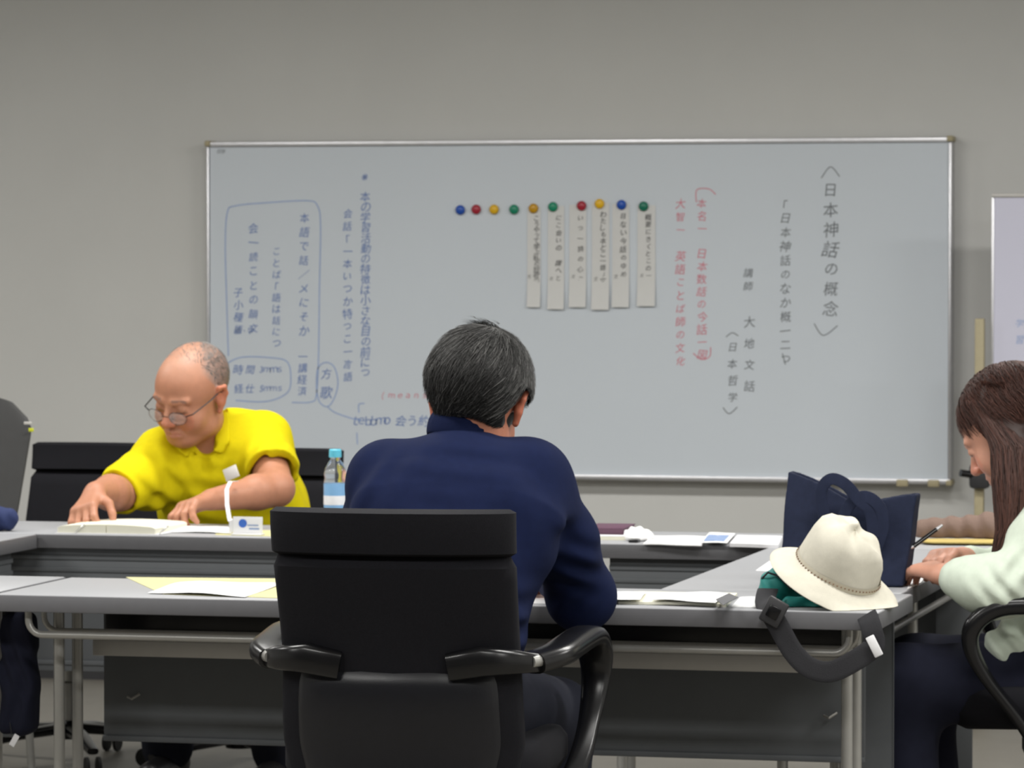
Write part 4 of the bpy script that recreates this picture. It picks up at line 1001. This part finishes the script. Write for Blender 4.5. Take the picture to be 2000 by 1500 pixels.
# ------------------------------------------------------------------ things on and around the tables
TZ = 0.70
def sheet(name, m, pts, z, th=0.0006, wave=0.0, parent=None, fold=0.0, n=8):
    """a sheet on a table: pts are its four corners (x, y) in order; z its underside"""
    a, b, c, d = [Vector((p[0], p[1], 0)) for p in pts]; ph = random.random()*6
    def fn(u, v):
        p = (a*(1-u)+b*u)*(1-v)+(d*(1-u)+c*u)*v
        return Vector((p.x, p.y, z+th+wave*(0.5+0.5*math.sin(ph+5*u+3*v))*(u*(1-u)+v*(1-v))*2+fold*max(0, u-0.7)**2*10))
    return MB().grid(fn, n, n, th).build(name, m, parent)
def quad(pxs, z): return [(atz(x, y, z).x, atz(x, y, z).y) for x, y in pxs]
def rect(cx, cy, w_, d_, a):
    c, s_ = math.cos(a), math.sin(a); return [(cx+x*c-y*s_, cy+x*s_+y*c) for x, y in ((-w_/2, -d_/2), (w_/2, -d_/2), (w_/2, d_/2), (-w_/2, d_/2))]
def paper(name, label, cat, m, pts, z, th=0.0008, wave=0.0, group=None, kind=None, **kw):
    return tag(sheet(name, m, pts, z, th, wave, **kw), label, cat, group)

# the open book of the man in yellow: two page blocks with a cover beneath, and loose leaves
b = at(228, 1030, 9.64); bz = TZ
bk = thing('open_book', 'thick cream-paged open book under the hands of the man in yellow', 'book', (b.x, 9.66, TZ))
xa = atz(124, 1040, TZ).x; xb = atz(330, 1040, TZ).x; y0, y1 = 9.545, 9.79
MB().box((xa-0.004, y0-0.003, TZ), (xb+0.01, y1+0.004, TZ+0.003), 0.0012).build('cover', M['white'], bk)
for i, (x0, x1) in enumerate(((xa, (xa+xb)/2-0.001), ((xa+xb)/2+0.001, xb))):
    mbk = MB()
    prof = lambda t, i=i: 0.021*(1-0.25*(t if i else 1-t)**2)*(1 if 0.04 < (1-t if i else t) else 0.8)
    mbk.grid(lambda u, v: Vector((x0+(x1-x0)*u, y0+(y1-y0)*v, TZ+0.003+prof(u)*(1-0.05*v))), 14, 6)
    vs = []; n = 14
    for yy in (y0, y1):
        for q in range(n): vs.append((x0+(x1-x0)*q/(n-1), yy, TZ+0.003))
        for q in range(n): vs.append((x0+(x1-x0)*q/(n-1), yy, TZ+0.003+prof(q/(n-1))*(1-0.05*(yy-y0)/(y1-y0))))
    fs = []
    for k in range(2):
        o_ = k*2*n
        for q in range(n-1): fs.append((o_+q, o_+q+1, o_+n+q+1, o_+n+q))
    fs += [(0, n, 3*n, 2*n), (n-1, 2*n-1, 4*n-1, 3*n-1)]
    mbk.add(vs, fs); pb_ = mbk.build('page_block', M['cream'], bk)
    for q in range(3): MB().box((x0+0.002, y0-0.0004, TZ+0.006+q*0.0045), (x1-0.002, y0+0.001, TZ+0.0064+q*0.0045)).build('page_edge', M['paper'], pb_, smooth=False)
for px in (158, 322):
    p = at(px, 1025, y0); MB().tube([(p.x-0.012, y0-0.003, TZ+0.004), (p.x-0.003, y0-0.007, TZ+0.013), (p.x+0.010, y0-0.003, TZ+0.024)], 0.0022, 8).build('clear_clip', M['film'], bk)
paper('loose_sheet', 'loose white sheet fanned out right of the open book', 'paper', M['paper'], quad([(318, 1040), (452, 1043), (446, 1030), (330, 1024)], TZ), TZ+0.001, 0.0008, 0.006)
paper('loose_sheet', 'pale yellow sheet at the table edge before the name card', 'paper', M['ypaper'], quad([(420, 1045), (535, 1048), (532, 1036), (425, 1034)], TZ), TZ, 0.0006, 0.0)

# name card holder with a white ribbon, in front of the man in yellow
p = at(485, 1046, 9.60); hx = p.x
ch = thing('name_card_holder', 'clear card holder with blue round print and white ribbon on back table', 'card holder', (hx, 9.60, TZ))
MB().box((hx-0.040, 9.585, TZ+0.0012), (hx+0.036, 9.62, TZ+0.004), 0.001).build('foot', M['white'], ch)
MB().box((hx-0.039, 9.600, TZ+0.004), (hx+0.036, 9.602, TZ+0.045), 0.0006).build('card', M['paper'], ch)
MB().lathe([(0, 0), (0.0105, 0), (0.0105, 0.0006), (0, 0.0006)], 20, Matrix.Translation((hx-0.014, 9.5995, TZ+0.029)) @ Matrix.Rotation(PI/2, 4, 'X')).build('blue_print', M['blue'], ch)
MB().box((hx+0.002, 9.5990, TZ+0.014), (hx+0.028, 9.5998, TZ+0.018)).build('text_line', M['ltblue'], ch, smooth=False)
MB().box((hx-0.002, 9.5990, TZ+0.023), (hx+0.026, 9.5998, TZ+0.026)).build('text_line', M['ltblue'], ch, smooth=False)
pr = at(450, 945, 9.90); pl = at(452, 1040, 9.606)
MB().sweep([pr+Vector((0, 0.05, 0.004)), pr+Vector((0, 0.0, 0.006)), pr+Vector((0, -0.03, -0.012)), pr.lerp(pl, 0.35)+Vector((0, -0.03, -0.008)), pr.lerp(pl, 0.7)+Vector((0, -0.012, -0.004)), Vector((pl.x, 9.604, TZ+0.035)), Vector((pl.x, 9.604, TZ+0.006))],
           [(-0.0055, -0.0006), (0.0055, -0.0006), (0.0055, 0.0006), (-0.0055, 0.0006)], up=(0, -1, 0.3)).build('ribbon', M['white'], ch)

# water bottle
p = atz(655, 1034, TZ); bt = thing('water_bottle', 'clear plastic water bottle with light blue cap and pale label, behind the navy shoulder', 'bottle', (p.x, p.y, TZ))
def lz(prof): return [(r, z+TZ) for r, z in prof]
Mb = Matrix.Translation((p.x, p.y, 0))
MB().lathe(lz([(0, 0.0), (0.022, 0.0), (0.0275, 0.006), (0.0285, 0.02), (0.0275, 0.03), (0.0285, 0.04), (0.0285, 0.118), (0.0265, 0.130), (0.0285, 0.138), (0.026, 0.150), (0.018, 0.166), (0.0125, 0.174), (0.0125, 0.182), (0, 0.182)]), 32, Mb).build('bottle_body', M['pet'], bt)
MB().lathe(lz([(0.0288, 0.045), (0.0290, 0.046), (0.0290, 0.114), (0.0288, 0.115)]), 32, Mb).build('label', M['label'], bt)
MB().lathe(lz([(0.0292, 0.062), (0.0293, 0.063), (0.0293, 0.084), (0.0292, 0.085)]), 32, Mb).build('label_band', M['white'], bt)
MB().lathe(lz([(0, 0.180), (0.0155, 0.180), (0.0158, 0.184), (0.0152, 0.198), (0.013, 0.2), (0, 0.2)]), 24, Mb).build('cap', M['capb'], bt)

# papers and folder on the left half of the front table
paper('paper_folder', 'pale yellow folder lying open on the left half of the front table', 'folder', M['ypaper'], quad([(318, 1161), (556, 1169), (556, 1131), (246, 1128)], TZ), TZ, 0.0012, 0.0)
paper('loose_sheet', 'white crumpled sheet lying on the pale yellow folder', 'paper', M['paper'], quad([(288, 1158), (478, 1166), (558, 1139), (362, 1136)], TZ+0.002), TZ+0.0016, 0.0006, 0.010)
# right half of the front table
paper('newspaper', 'folded pale newspaper at the front table\'s edge, beside the navy elbow', 'newspaper', M['cream'], quad([(1208, 1180), (1418, 1186), (1440, 1163), (1220, 1160)], TZ), TZ, 0.005, 0.004)
paper('newspaper', 'topmost folded newspaper sheet with a curled edge, right of the navy elbow', 'newspaper', M['paper'], quad([(1275, 1172), (1398, 1178), (1425, 1160), (1300, 1158)], TZ+0.01), TZ+0.010, 0.0012, 0.007)
paper('loose_sheet', 'white sheet sticking out from under the navy elbow on the front table', 'paper', M['paper'], quad([(1170, 1172), (1250, 1172), (1262, 1158), (1180, 1156)], TZ+0.01), TZ+0.0105, 0.0006, 0.003)
paper('pamphlet', 'small dark grey pamphlet leaning on the newspaper at the front table', 'pamphlet', M['dgrey'] if 'dgrey' in M else M['edge'], quad([(1412, 1183), (1442, 1168), (1424, 1160), (1398, 1172)], TZ+0.018), TZ+0.0185, 0.0012, 0.0)
paper('loose_sheet', 'white sheet on the front table between the newspaper and the teal pouch', 'paper', M['paper'], quad([(1428, 1186), (1500, 1188), (1500, 1168), (1446, 1167)], TZ), TZ, 0.0012, 0.003)
paper('loose_sheet', 'white sheet on the side table beside the brim of the hat', 'paper', M['paper'], quad([(1476, 1115), (1530, 1118), (1560, 1092), (1512, 1090)], TZ), TZ, 0.0008, 0.002)
sheet_small = paper('loose_sheet', 'white sheet seen in the gap under the arm of the man in navy', 'paper', M['paper'], quad([(1010, 1178), (1085, 1180), (1090, 1158), (1015, 1156)], TZ), TZ, 0.0008, 0.0)

# back table, right half
def boxthing(name, label, cat, m, px0, px1, yy, dep, z0, h, rz=0.0, group=None, mm=None):
    a = at(px0, 1050, yy); c = at(px1, 1050, yy); cx = (a.x+c.x)/2; w_ = abs(c.x-a.x)
    t = lthing(name, label, cat, (cx, yy+dep/2, z0), rz, group)
    MB().box((-w_/2, -dep/2, 0), (w_/2, dep/2, 0.0016), 0.0006).build('cover', m, t)
    MB().box((-w_/2+0.002, -dep/2+0.0015, 0.0016), (w_/2-0.003, dep/2-0.0015, h-0.0016), 0.0006).build('page_block', mm or M['cream'], t)
    MB().box((-w_/2, -dep/2, h-0.0016), (w_/2, dep/2, h), 0.0006).build('cover', m, t); return t
boxthing('hardback_book', 'white booklet at the bottom of the pile, under the maroon book', 'book', M['white'], 1150, 1232, 9.62, 0.21, TZ, 0.012, 0.03)
boxthing('hardback_book', 'dark maroon book lying on a white booklet on the back table', 'book', M['maroon'], 1140, 1214, 9.66, 0.18, TZ+0.0125, 0.015, 0.05, mm=M['maroon'])
# a crumpled white cloth
S = SDF((-2.2, 9.50, TZ-0.02), (-1.75, 9.85, TZ+0.08), 0.003); c0 = atz(1238, 1058, TZ)
S.ell((c0.x, 9.66, TZ+0.008), (0.036, 0.06, 0.016), 0.01); S.ell((c0.x-0.01, 9.68, TZ+0.016), (0.024, 0.05, 0.014), 0.01)
S.fold((c0.x, 9.66, TZ+0.01), (1, 0.4, 0.3), 0.02, 0.004, 0.05); S.fold((c0.x, 9.64, TZ+0.01), (0.3, 1, -0.5), 0.03, 0.003, 0.05); S.plane((0, 0, TZ+0.001), (0, 0, -1))
tag(S.build('crumpled_cloth', M['paper']), 'crumpled white cloth beside the maroon book on the back table', 'cloth')
tag(MB().box((c0.x-0.005, 9.565, TZ), (c0.x+0.018, 9.60, TZ+0.008), 0.003).build('black_clip', M['gloss']), 'small black clip lying before the crumpled white cloth', 'clip')
paper('loose_sheet', 'white sheets left of the blue leaflet on the back table', 'paper', M['paper'], quad([(1256, 1064), (1370, 1067), (1385, 1050), (1278, 1048)], TZ), TZ, 0.0025, 0.004)
lf = paper('leaflet', 'white leaflet with light blue cover print on the back table', 'leaflet', M['paper'], quad([(1368, 1066), (1420, 1067), (1436, 1048), (1386, 1046)], TZ), TZ+0.007, 0.0012, 0.002)
lf2 = sheet('blue_print', M['ltblue'], quad([(1374, 1064), (1414, 1065), (1424, 1053), (1384, 1052)], TZ), TZ+0.0085, 0.0012, 0.002, parent=lf)
paper('notebook', 'white notebook at the right on the back table, beside the tote bag', 'notebook', M['white'], quad([(1425, 1068), (1520, 1071), (1528, 1053), (1440, 1051)], TZ), TZ, 0.008, 0.001)

# navy tote bag on the side table
tc = at(1650, 1148, 8.40); tbx = tc.x
tb = thing('tote_bag', 'navy canvas tote bag standing upright on the side table, handles flopped', 'bag', (tbx, 8.46, TZ))
S = SDF((tbx-0.20, 8.28, TZ-0.01), (tbx+0.22, 8.66, TZ+0.30), 0.0035)
def Q(px, py, Y=8.44): v = at(px, py, Y); return v
# a slab between bottom and top edges, wider at the top, with a dip in the middle of its rim
XX = S.ax[0][:, None, None]; YY = S.ax[1][None, :, None]; ZZ = S.ax[2][None, None, :]
bl, br_ = Q(1524, 1140).x, Q(1768, 1140).x; tl, tr = Q(1535, 925).x, Q(1797, 965).x; zl, zr, zm = Q(1535, 922).z, Q(1797, 966).z, Q(1675, 985).z
tt = np.clip((ZZ-TZ)/0.24, 0, 1.1); xl_ = bl+(tl-bl)*tt; xr_ = br_+(tr-br_)*tt; u = (XX-xl_)/(xr_-xl_)
rim = np.where(u < 0.55, zl+(zm-zl)*np.clip(u/0.55, 0, 1)**1.2, zm+(zr-zm)*np.clip((u-0.55)/0.4, 0, 1)**0.8)
half = 0.052-0.028*tt; yc = 8.46+0.02*tt+0.012*np.sin(u*5+1)*tt
d = np.maximum(np.maximum(xl_-XX, XX-xr_), np.maximum(np.abs(YY-yc)-half, np.maximum(ZZ-rim, TZ+0.0015-ZZ)))
S.F = (d+0.0*YY).astype(np.float32)
inner = np.maximum(np.maximum(xl_+0.010-XX, XX-xr_+0.010), np.maximum(np.abs(YY-yc)-half+0.010, TZ+0.02-ZZ)); S.F = np.maximum(S.F, -inner).astype(np.float32)
S.fold(Q(1580, 1020, 8.41), (1, 0, 0.5), 0.09, 0.003, 0.08); S.fold(Q(1740, 1050, 8.41), (1, 0, -0.6), 0.08, 0.003, 0.08); S.fold(Q(1650, 1100, 8.41), (0.3, 0, 1), 0.08, 0.002, 0.08)
S.build('bag_body', M['tote'], tb, smooth_it=3)
for yy, pts in ((8.395, [(1610, 1010), (1604, 960), (1622, 936), (1650, 945), (1676, 975), (1700, 1000), (1706, 1050)]), (8.40, [(1640, 1030), (1660, 985), (1690, 970), (1718, 990), (1725, 1030), (1712, 1070)])):
    P = [Q(x, y, yy-0.012*math.sin(PI*i/(len(pts)-1))) for i, (x, y) in enumerate(pts)]; out = []
    for i in range(len(P)-1):
        p0, p1, p2, p3 = P[max(i-1, 0)], P[i], P[i+1], P[min(i+2, len(P)-1)]
        for k in range(6):
            t = k/6; out.append(0.5*((2*p1)+(p2-p0)*t+(2*p0-5*p1+4*p2-p3)*t*t+(3*p1-p0-3*p2+p3)*t**3))
    out.append(P[-1]); MB().sweep(out, superprof(0.0125, 0.0025, 14, 4), up=(0, -1, 0.2)).build('handle', M['tote'], tb)

# teal waist pouch with its black belt hanging over the table edge
pc_ = at(1560, 1150, 7.96)
wp = thing('waist_pouch', 'teal waist pouch under the cream hat, black belt hanging down', 'pouch', (pc_.x, 7.94, TZ))
S = SDF((pc_.x-0.14, 7.78, TZ-0.01), (pc_.x+0.19, 8.12, TZ+0.14), 0.003)
S.ell(at(1545, 1150, 8.00), (0.060, 0.055, 0.045), 0.03); S.ell(at(1640, 1165, 8.00), (0.060, 0.050, 0.026), 0.03); S.ell(at(1514, 1152, 7.95), (0.032, 0.040, 0.042), 0.03); S.cap(at(1540, 1180, 7.90), at(1650, 1188, 7.92), 0.016, 0.012, 0.02)
S.fold(at(1510, 1140, 7.93), (1, 0, 0.7), 0.03, 0.003, 0.05); S.fold(at(1600, 1160, 7.9), (0.7, 0, -1), 0.035, 0.003, 0.06); S.plane((0, 0, TZ+0.001), (0, 0, -1))
S.build('pouch_body', M['teal'], wp, smooth_it=1)
MB().tube([at(1488, 1130, 7.925), at(1500, 1118, 7.915), at(1520, 1125, 7.915), at(1545, 1150, 7.915)], 0.0022, 6).build('zipper', M['web'], wp)
def smooth_path(P, n=6):
    out = []
    for i in range(len(P)-1):
        p0, p1, p2, p3 = P[max(i-1, 0)], P[i], P[i+1], P[min(i+2, len(P)-1)]
        for k in range(n):
            t = k/n; out.append(0.5*((2*p1)+(p2-p0)*t+(2*p0-5*p1+4*p2-p3)*t*t+(3*p1-p0-3*p2+p3)*t**3))
    return out+[P[-1]]
bp = [at(1500, 1150, 7.88), at(1494, 1176, 7.84), at(1502, 1192, 7.792), at(1520, 1222, 7.785), at(1548, 1272, 7.785), at(1580, 1303, 7.783), at(1622, 1312, 7.78), at(1670, 1290, 7.78), at(1706, 1262, 7.785), at(1703, 1232, 7.785), at(1697, 1212, 7.790), at(1692, 1200, 7.800)]
# widths follow a flat webbing that turns over at the bottom
MB().sweep(smooth_path(bp), superprof(0.0205, 0.0012, 10, 4), up=(0, -1, 0.05)).build('belt', M['web'], wp)
bb = at(1512, 1195, 7.780); dv = (at(1530, 1232, 7.785)-at(1500, 1182, 7.785)).normalized(); Mr = Matrix.Translation(bb) @ Matrix.Rotation(math.radians(28), 4, 'Y')
MB().box((-0.021, -0.008, -0.026), (0.021, 0.002, 0.026), 0.004, Mr).build('buckle', M['dplast'], wp)
MB().box((-0.012, -0.011, -0.012), (0.012, -0.007, 0.012), 0.002, Mr).build('buckle_tongue', M['gloss'], wp)
bb = at(1708, 1262, 7.775); Mr = Matrix.Translation(bb) @ Matrix.Rotation(math.radians(-27), 4, 'Y')
MB().box((-0.0085, -0.005, -0.021), (0.0085, 0.002, 0.021), 0.002, Mr).build('white_tag', M['white'], wp)

# cream bucket hat, leaning on the pouch
hatc = at(1634, 1117, 7.925)
ax_ = Vector((0.42, -0.26, 0.87)).normalized(); xx = Vector((1, 0, 0)); xx = (xx-ax_*xx.dot(ax_)).normalized(); yy_ = ax_.cross(xx)
Mh = Matrix((xx, yy_, ax_)).transposed().to_4x4(); Mh.translation = hatc
ht = thing('bucket_hat', 'cream cotton bucket hat with small stitched band, leaning on a teal pouch', 'hat', (hatc.x, hatc.y, TZ))
def hat_ring(r, z, dent=0.0, wob=0.0, n=64):
    out = []
    for j in range(n):
        a = 2*PI*j/n; rr = r*(1+0.08*abs(math.cos(a)))*(1+wob*math.sin(3*a+1))
        out.append(Mh @ Vector((rr*math.cos(a), rr*math.sin(a)*0.98, z+wob*0.15*math.sin(2*a)+dent*math.cos(2*a+0.5))))
    return out
def shell(mb, rings):
    k = len(rings[0]); vs = [v for r in rings for v in r]; fs = [(i*k+j, i*k+(j+1) % k, (i+1)*k+(j+1) % k, (i+1)*k+j) for i in range(len(rings)-1) for j in range(k)]
    return mb.add(vs, fs)
crown = [(0.079, 0.0, 0), (0.079, 0.018, 0.0), (0.077, 0.045, 0.002), (0.073, 0.070, 0.003), (0.066, 0.088, 0.004), (0.052, 0.098, 0.004), (0.034, 0.101, 0.003), (0.014, 0.100, 0.001), (0.0005, 0.0995, 0)]
rings = [hat_ring(r, z, d_, 0.035 if z > 0.03 else 0.01) for r, z, d_ in crown]
# crush the crown a little, as in the photo
for ri, r in enumerate(rings):
    for j, v in enumerate(r):
        a = 2*PI*j/64; q = crown[ri][1]/0.1; r[j] = v+(Mh.to_3x3() @ Vector((0, 0, -1)))*(0.022*q*max(0, math.cos(a-0.3))**2)+(Mh.to_3x3() @ Vector((-1, 0.2, 0)))*(0.012*q*max(0, math.cos(a-0.1)))+Mh.to_3x3() @ Vector((0, 0, 0.006*q*math.sin(5*a+ri)))
cr = shell(MB(), rings+[]).build('crown', M['hat'], ht, angle=80)
brim = [(0.079, 0.003), (0.086, -0.001), (0.100, -0.009), (0.113, -0.017), (0.124, -0.024), (0.1245, -0.0252), (0.1235, -0.0262), (0.112, -0.0195), (0.098, -0.0115), (0.084, -0.0035), (0.0785, -0.001)]
shell(MB(), [[Vector((v.x, v.y, max(v.z, TZ+0.0012+0.0012*(0 if bi < 6 else -0.8)))) for v in hat_ring(r, z, 0.0, 0.03)] for bi, (r, z) in enumerate(brim)]).build('brim', M['hat'], ht, angle=80)
shell(MB(), [hat_ring(0.0800, z, 0, 0.01) for z in (0.001, 0.0015, 0.0135, 0.014)]).build('hat_band', mat('hat_band_cloth', rgb(196, 190, 172), 0.85, bump=0.2), ht, angle=80)
sm = mat('brown_stitching', rgb(128, 104, 84), 0.8); mb = MB()
for j in range(0, 64):
    a = 2*PI*(j+0.5)/64; c_ = Mh @ Vector((0.0812*(1+0.08*abs(math.cos(a)))*(1+0.01*math.sin(3*a+1))*math.cos(a), 0.0812*(1+0.08*abs(math.cos(a)))*(1+0.01*math.sin(3*a+1))*math.sin(a)*0.98, 0.0075))
    mb.box(c_-Vector((0.0014, 0.0014, 0.0012)), c_+Vector((0.0014, 0.0014, 0.0012)), 0.0)
st_ = mb.build('stitching', sm, ht, smooth=False); st_['kind'] = 'stuff'

# the woman's paper, pen, and what lies behind her hands
paper('notepad', 'white paper under the woman\'s hands at the corner of the side table', 'paper', M['paper'], quad([(1772, 1152), (1800, 1138), (1818, 1108), (1780, 1108)], TZ), TZ, 0.0015, 0.0)
a_, b_ = at(1783, 1068, 8.45), at(1840, 1026, 8.50)
pn = thing('pen', 'dark pen with a silver end held by the woman', 'pen', tuple(a_))
d_ = (b_-a_); MB().tube([a_, a_+d_*0.8], 0.0045, 12).build('barrel', M['gloss'], pn); MB().tube([a_+d_*0.8, b_], 0.0042, 12, scales=[1, 0.7]).build('end_cap', M['alu'], pn); MB().tube([a_-d_*0.10, a_], 0.004, 12, scales=[0.2, 1]).build('tip', M['alu'], pn)
S = SDF((-1.75, 9.55, TZ-0.01), (-1.10, 9.95, TZ+0.10), 0.004)
c1 = atz(1850, 1056, TZ); S.cap((c1.x-0.04, 9.74, TZ+0.028), (c1.x+0.10, 9.76, TZ+0.034), 0.030, 0.034, 0.02); S.ell((c1.x+0.13, 9.76, TZ+0.03), (0.05, 0.04, 0.04), 0.03)
S.fold((c1.x+0.05, 9.73, TZ+0.03), (1, 0, 0.4), 0.04, 0.004, 0.1); S.plane((0, 0, TZ+0.013), (0, 0, -1))
tag(S.build('brown_cloth_pouch', M['brown'], smooth_it=1), 'soft brown cloth pouch on the back table behind the woman\'s hands', 'pouch')
S = SDF((-1.75, 9.50, TZ-0.01), (-1.10, 9.90, TZ+0.05), 0.003)
S.cap((c1.x+0.0, 9.70, TZ+0.007), (c1.x+0.17, 9.72, TZ+0.007), 0.05, 0.055, 0.01, flatn=(0, 0, 1), flat=0.14); S.fold((c1.x+0.1, 9.68, TZ+0.01), (1, 0.5, 0), 0.05, 0.002, 0.1); S.plane((0, 0, TZ+0.001), (0, 0, -1)); S.plane((0, 0, TZ+0.0125), (0, 0, 1))
tag(S.build('folded_scarf', M['gold']), 'folded mustard cloth under the brown pouch on the back table', 'cloth')

# rolled blue cloth at the left edge
S = SDF((-4.3, 9.4, TZ-0.01), (-3.55, 9.85, TZ+0.10), 0.004); c2 = at(0, 1020, 9.56)
S.cap((c2.x-0.14, 9.60, TZ+0.03), (c2.x+0.002, 9.60, TZ+0.03), 0.036, 0.029, 0.02); S.fold((c2.x-0.02, 9.57, TZ+0.03), (1, 0, 0.5), 0.03, 0.003, 0.06); S.plane((0, 0, TZ+0.001), (0, 0, -1))
tag(S.build('rolled_cloth', mat('deep_blue_cloth', rgb(34, 46, 86), 0.85, bump=0.2)), 'rolled dark blue cloth on the side table at the left edge', 'cloth')

# dark bag hanging under the left table, with a white tag, and a bottle-like pouch beneath
hb = at(38, 1320, 7.99)
hg = thing('hanging_bag', 'dark navy bag hanging below the left table, white tag at its foot', 'bag', (hb.x, 7.99, 0.37))
S = SDF((hb.x-0.08, 7.90, 0.34), (hb.x+0.08, 8.08, 0.70), 0.0035)
S.econe((hb.x, 7.99, 0.62), (hb.x, 7.99, 0.43), 0.036, 0.03, 0.040, 0.035, (1, 0, 0), 0.02, p=3.5); S.fold((hb.x, 7.96, 0.55), (1, 0, 0.4), 0.03, 0.004, 0.08); S.fold((hb.x, 7.96, 0.45), (1, 0, -0.3), 0.04, 0.004, 0.08)
S.build('bag_body', M['trou2'], hg, smooth_it=1)
MB().tube(smooth_path([Vector((hb.x-0.02, 7.99, 0.64)), Vector((hb.x-0.018, 7.99, 0.668)), Vector((hb.x, 7.99, 0.672)), Vector((hb.x+0.018, 7.99, 0.668)), Vector((hb.x+0.02, 7.99, 0.64))]), 0.004, 8, up=(0, 1, 0)).build('strap', M['web'], hg)
p = at(28, 1446, 7.94); Mr = Matrix.Translation(p) @ Matrix.Rotation(math.radians(30), 4, 'Y')
MB().box((-0.006, -0.001, -0.013), (0.006, 0.001, 0.013), 0.0006, Mr).build('white_tag', M['white'], hg)
MB().tube([p+Vector((-0.006, 0.0, 0.012)), Vector((hb.x-0.010, 7.96, 0.425))], 0.0012, 6).build('tag_cord', M['web'], hg)

# ceiling lamps (out of frame, but they light the room)
lampm = bpy.data.materials.new('lamp_diffuser'); lampm.use_nodes = True
lb = lampm.node_tree.nodes['Principled BSDF']; lb.inputs['Base Color'].default_value = (0.9, 0.9, 0.9, 1); lb.inputs['Emission Color'].default_value = (1, 0.98, 0.95, 1); lb.inputs['Emission Strength'].default_value = 1.2
for i, (x, y) in enumerate(LAMPS):
    t = thing('ceiling_lamp', 'white fluorescent ceiling lamp, %s in the row %s' % (('leftmost', 'second from left', 'third from left', 'rightmost')[i % 4], ('nearest the camera', 'above the front table', 'nearest the whiteboard')[i//4]), 'ceiling lamp', (x, y, CEIL-0.06), group='ceiling lamps')
    MB().box((x-0.65, y-0.19, CEIL-0.06), (x+0.65, y+0.19, CEIL), 0.004).build('housing', M['white'], t)
    MB().box((x-0.62, y-0.16, CEIL-0.066), (x+0.62, y+0.16, CEIL-0.0605), 0.002).build('diffuser', lampm, t)
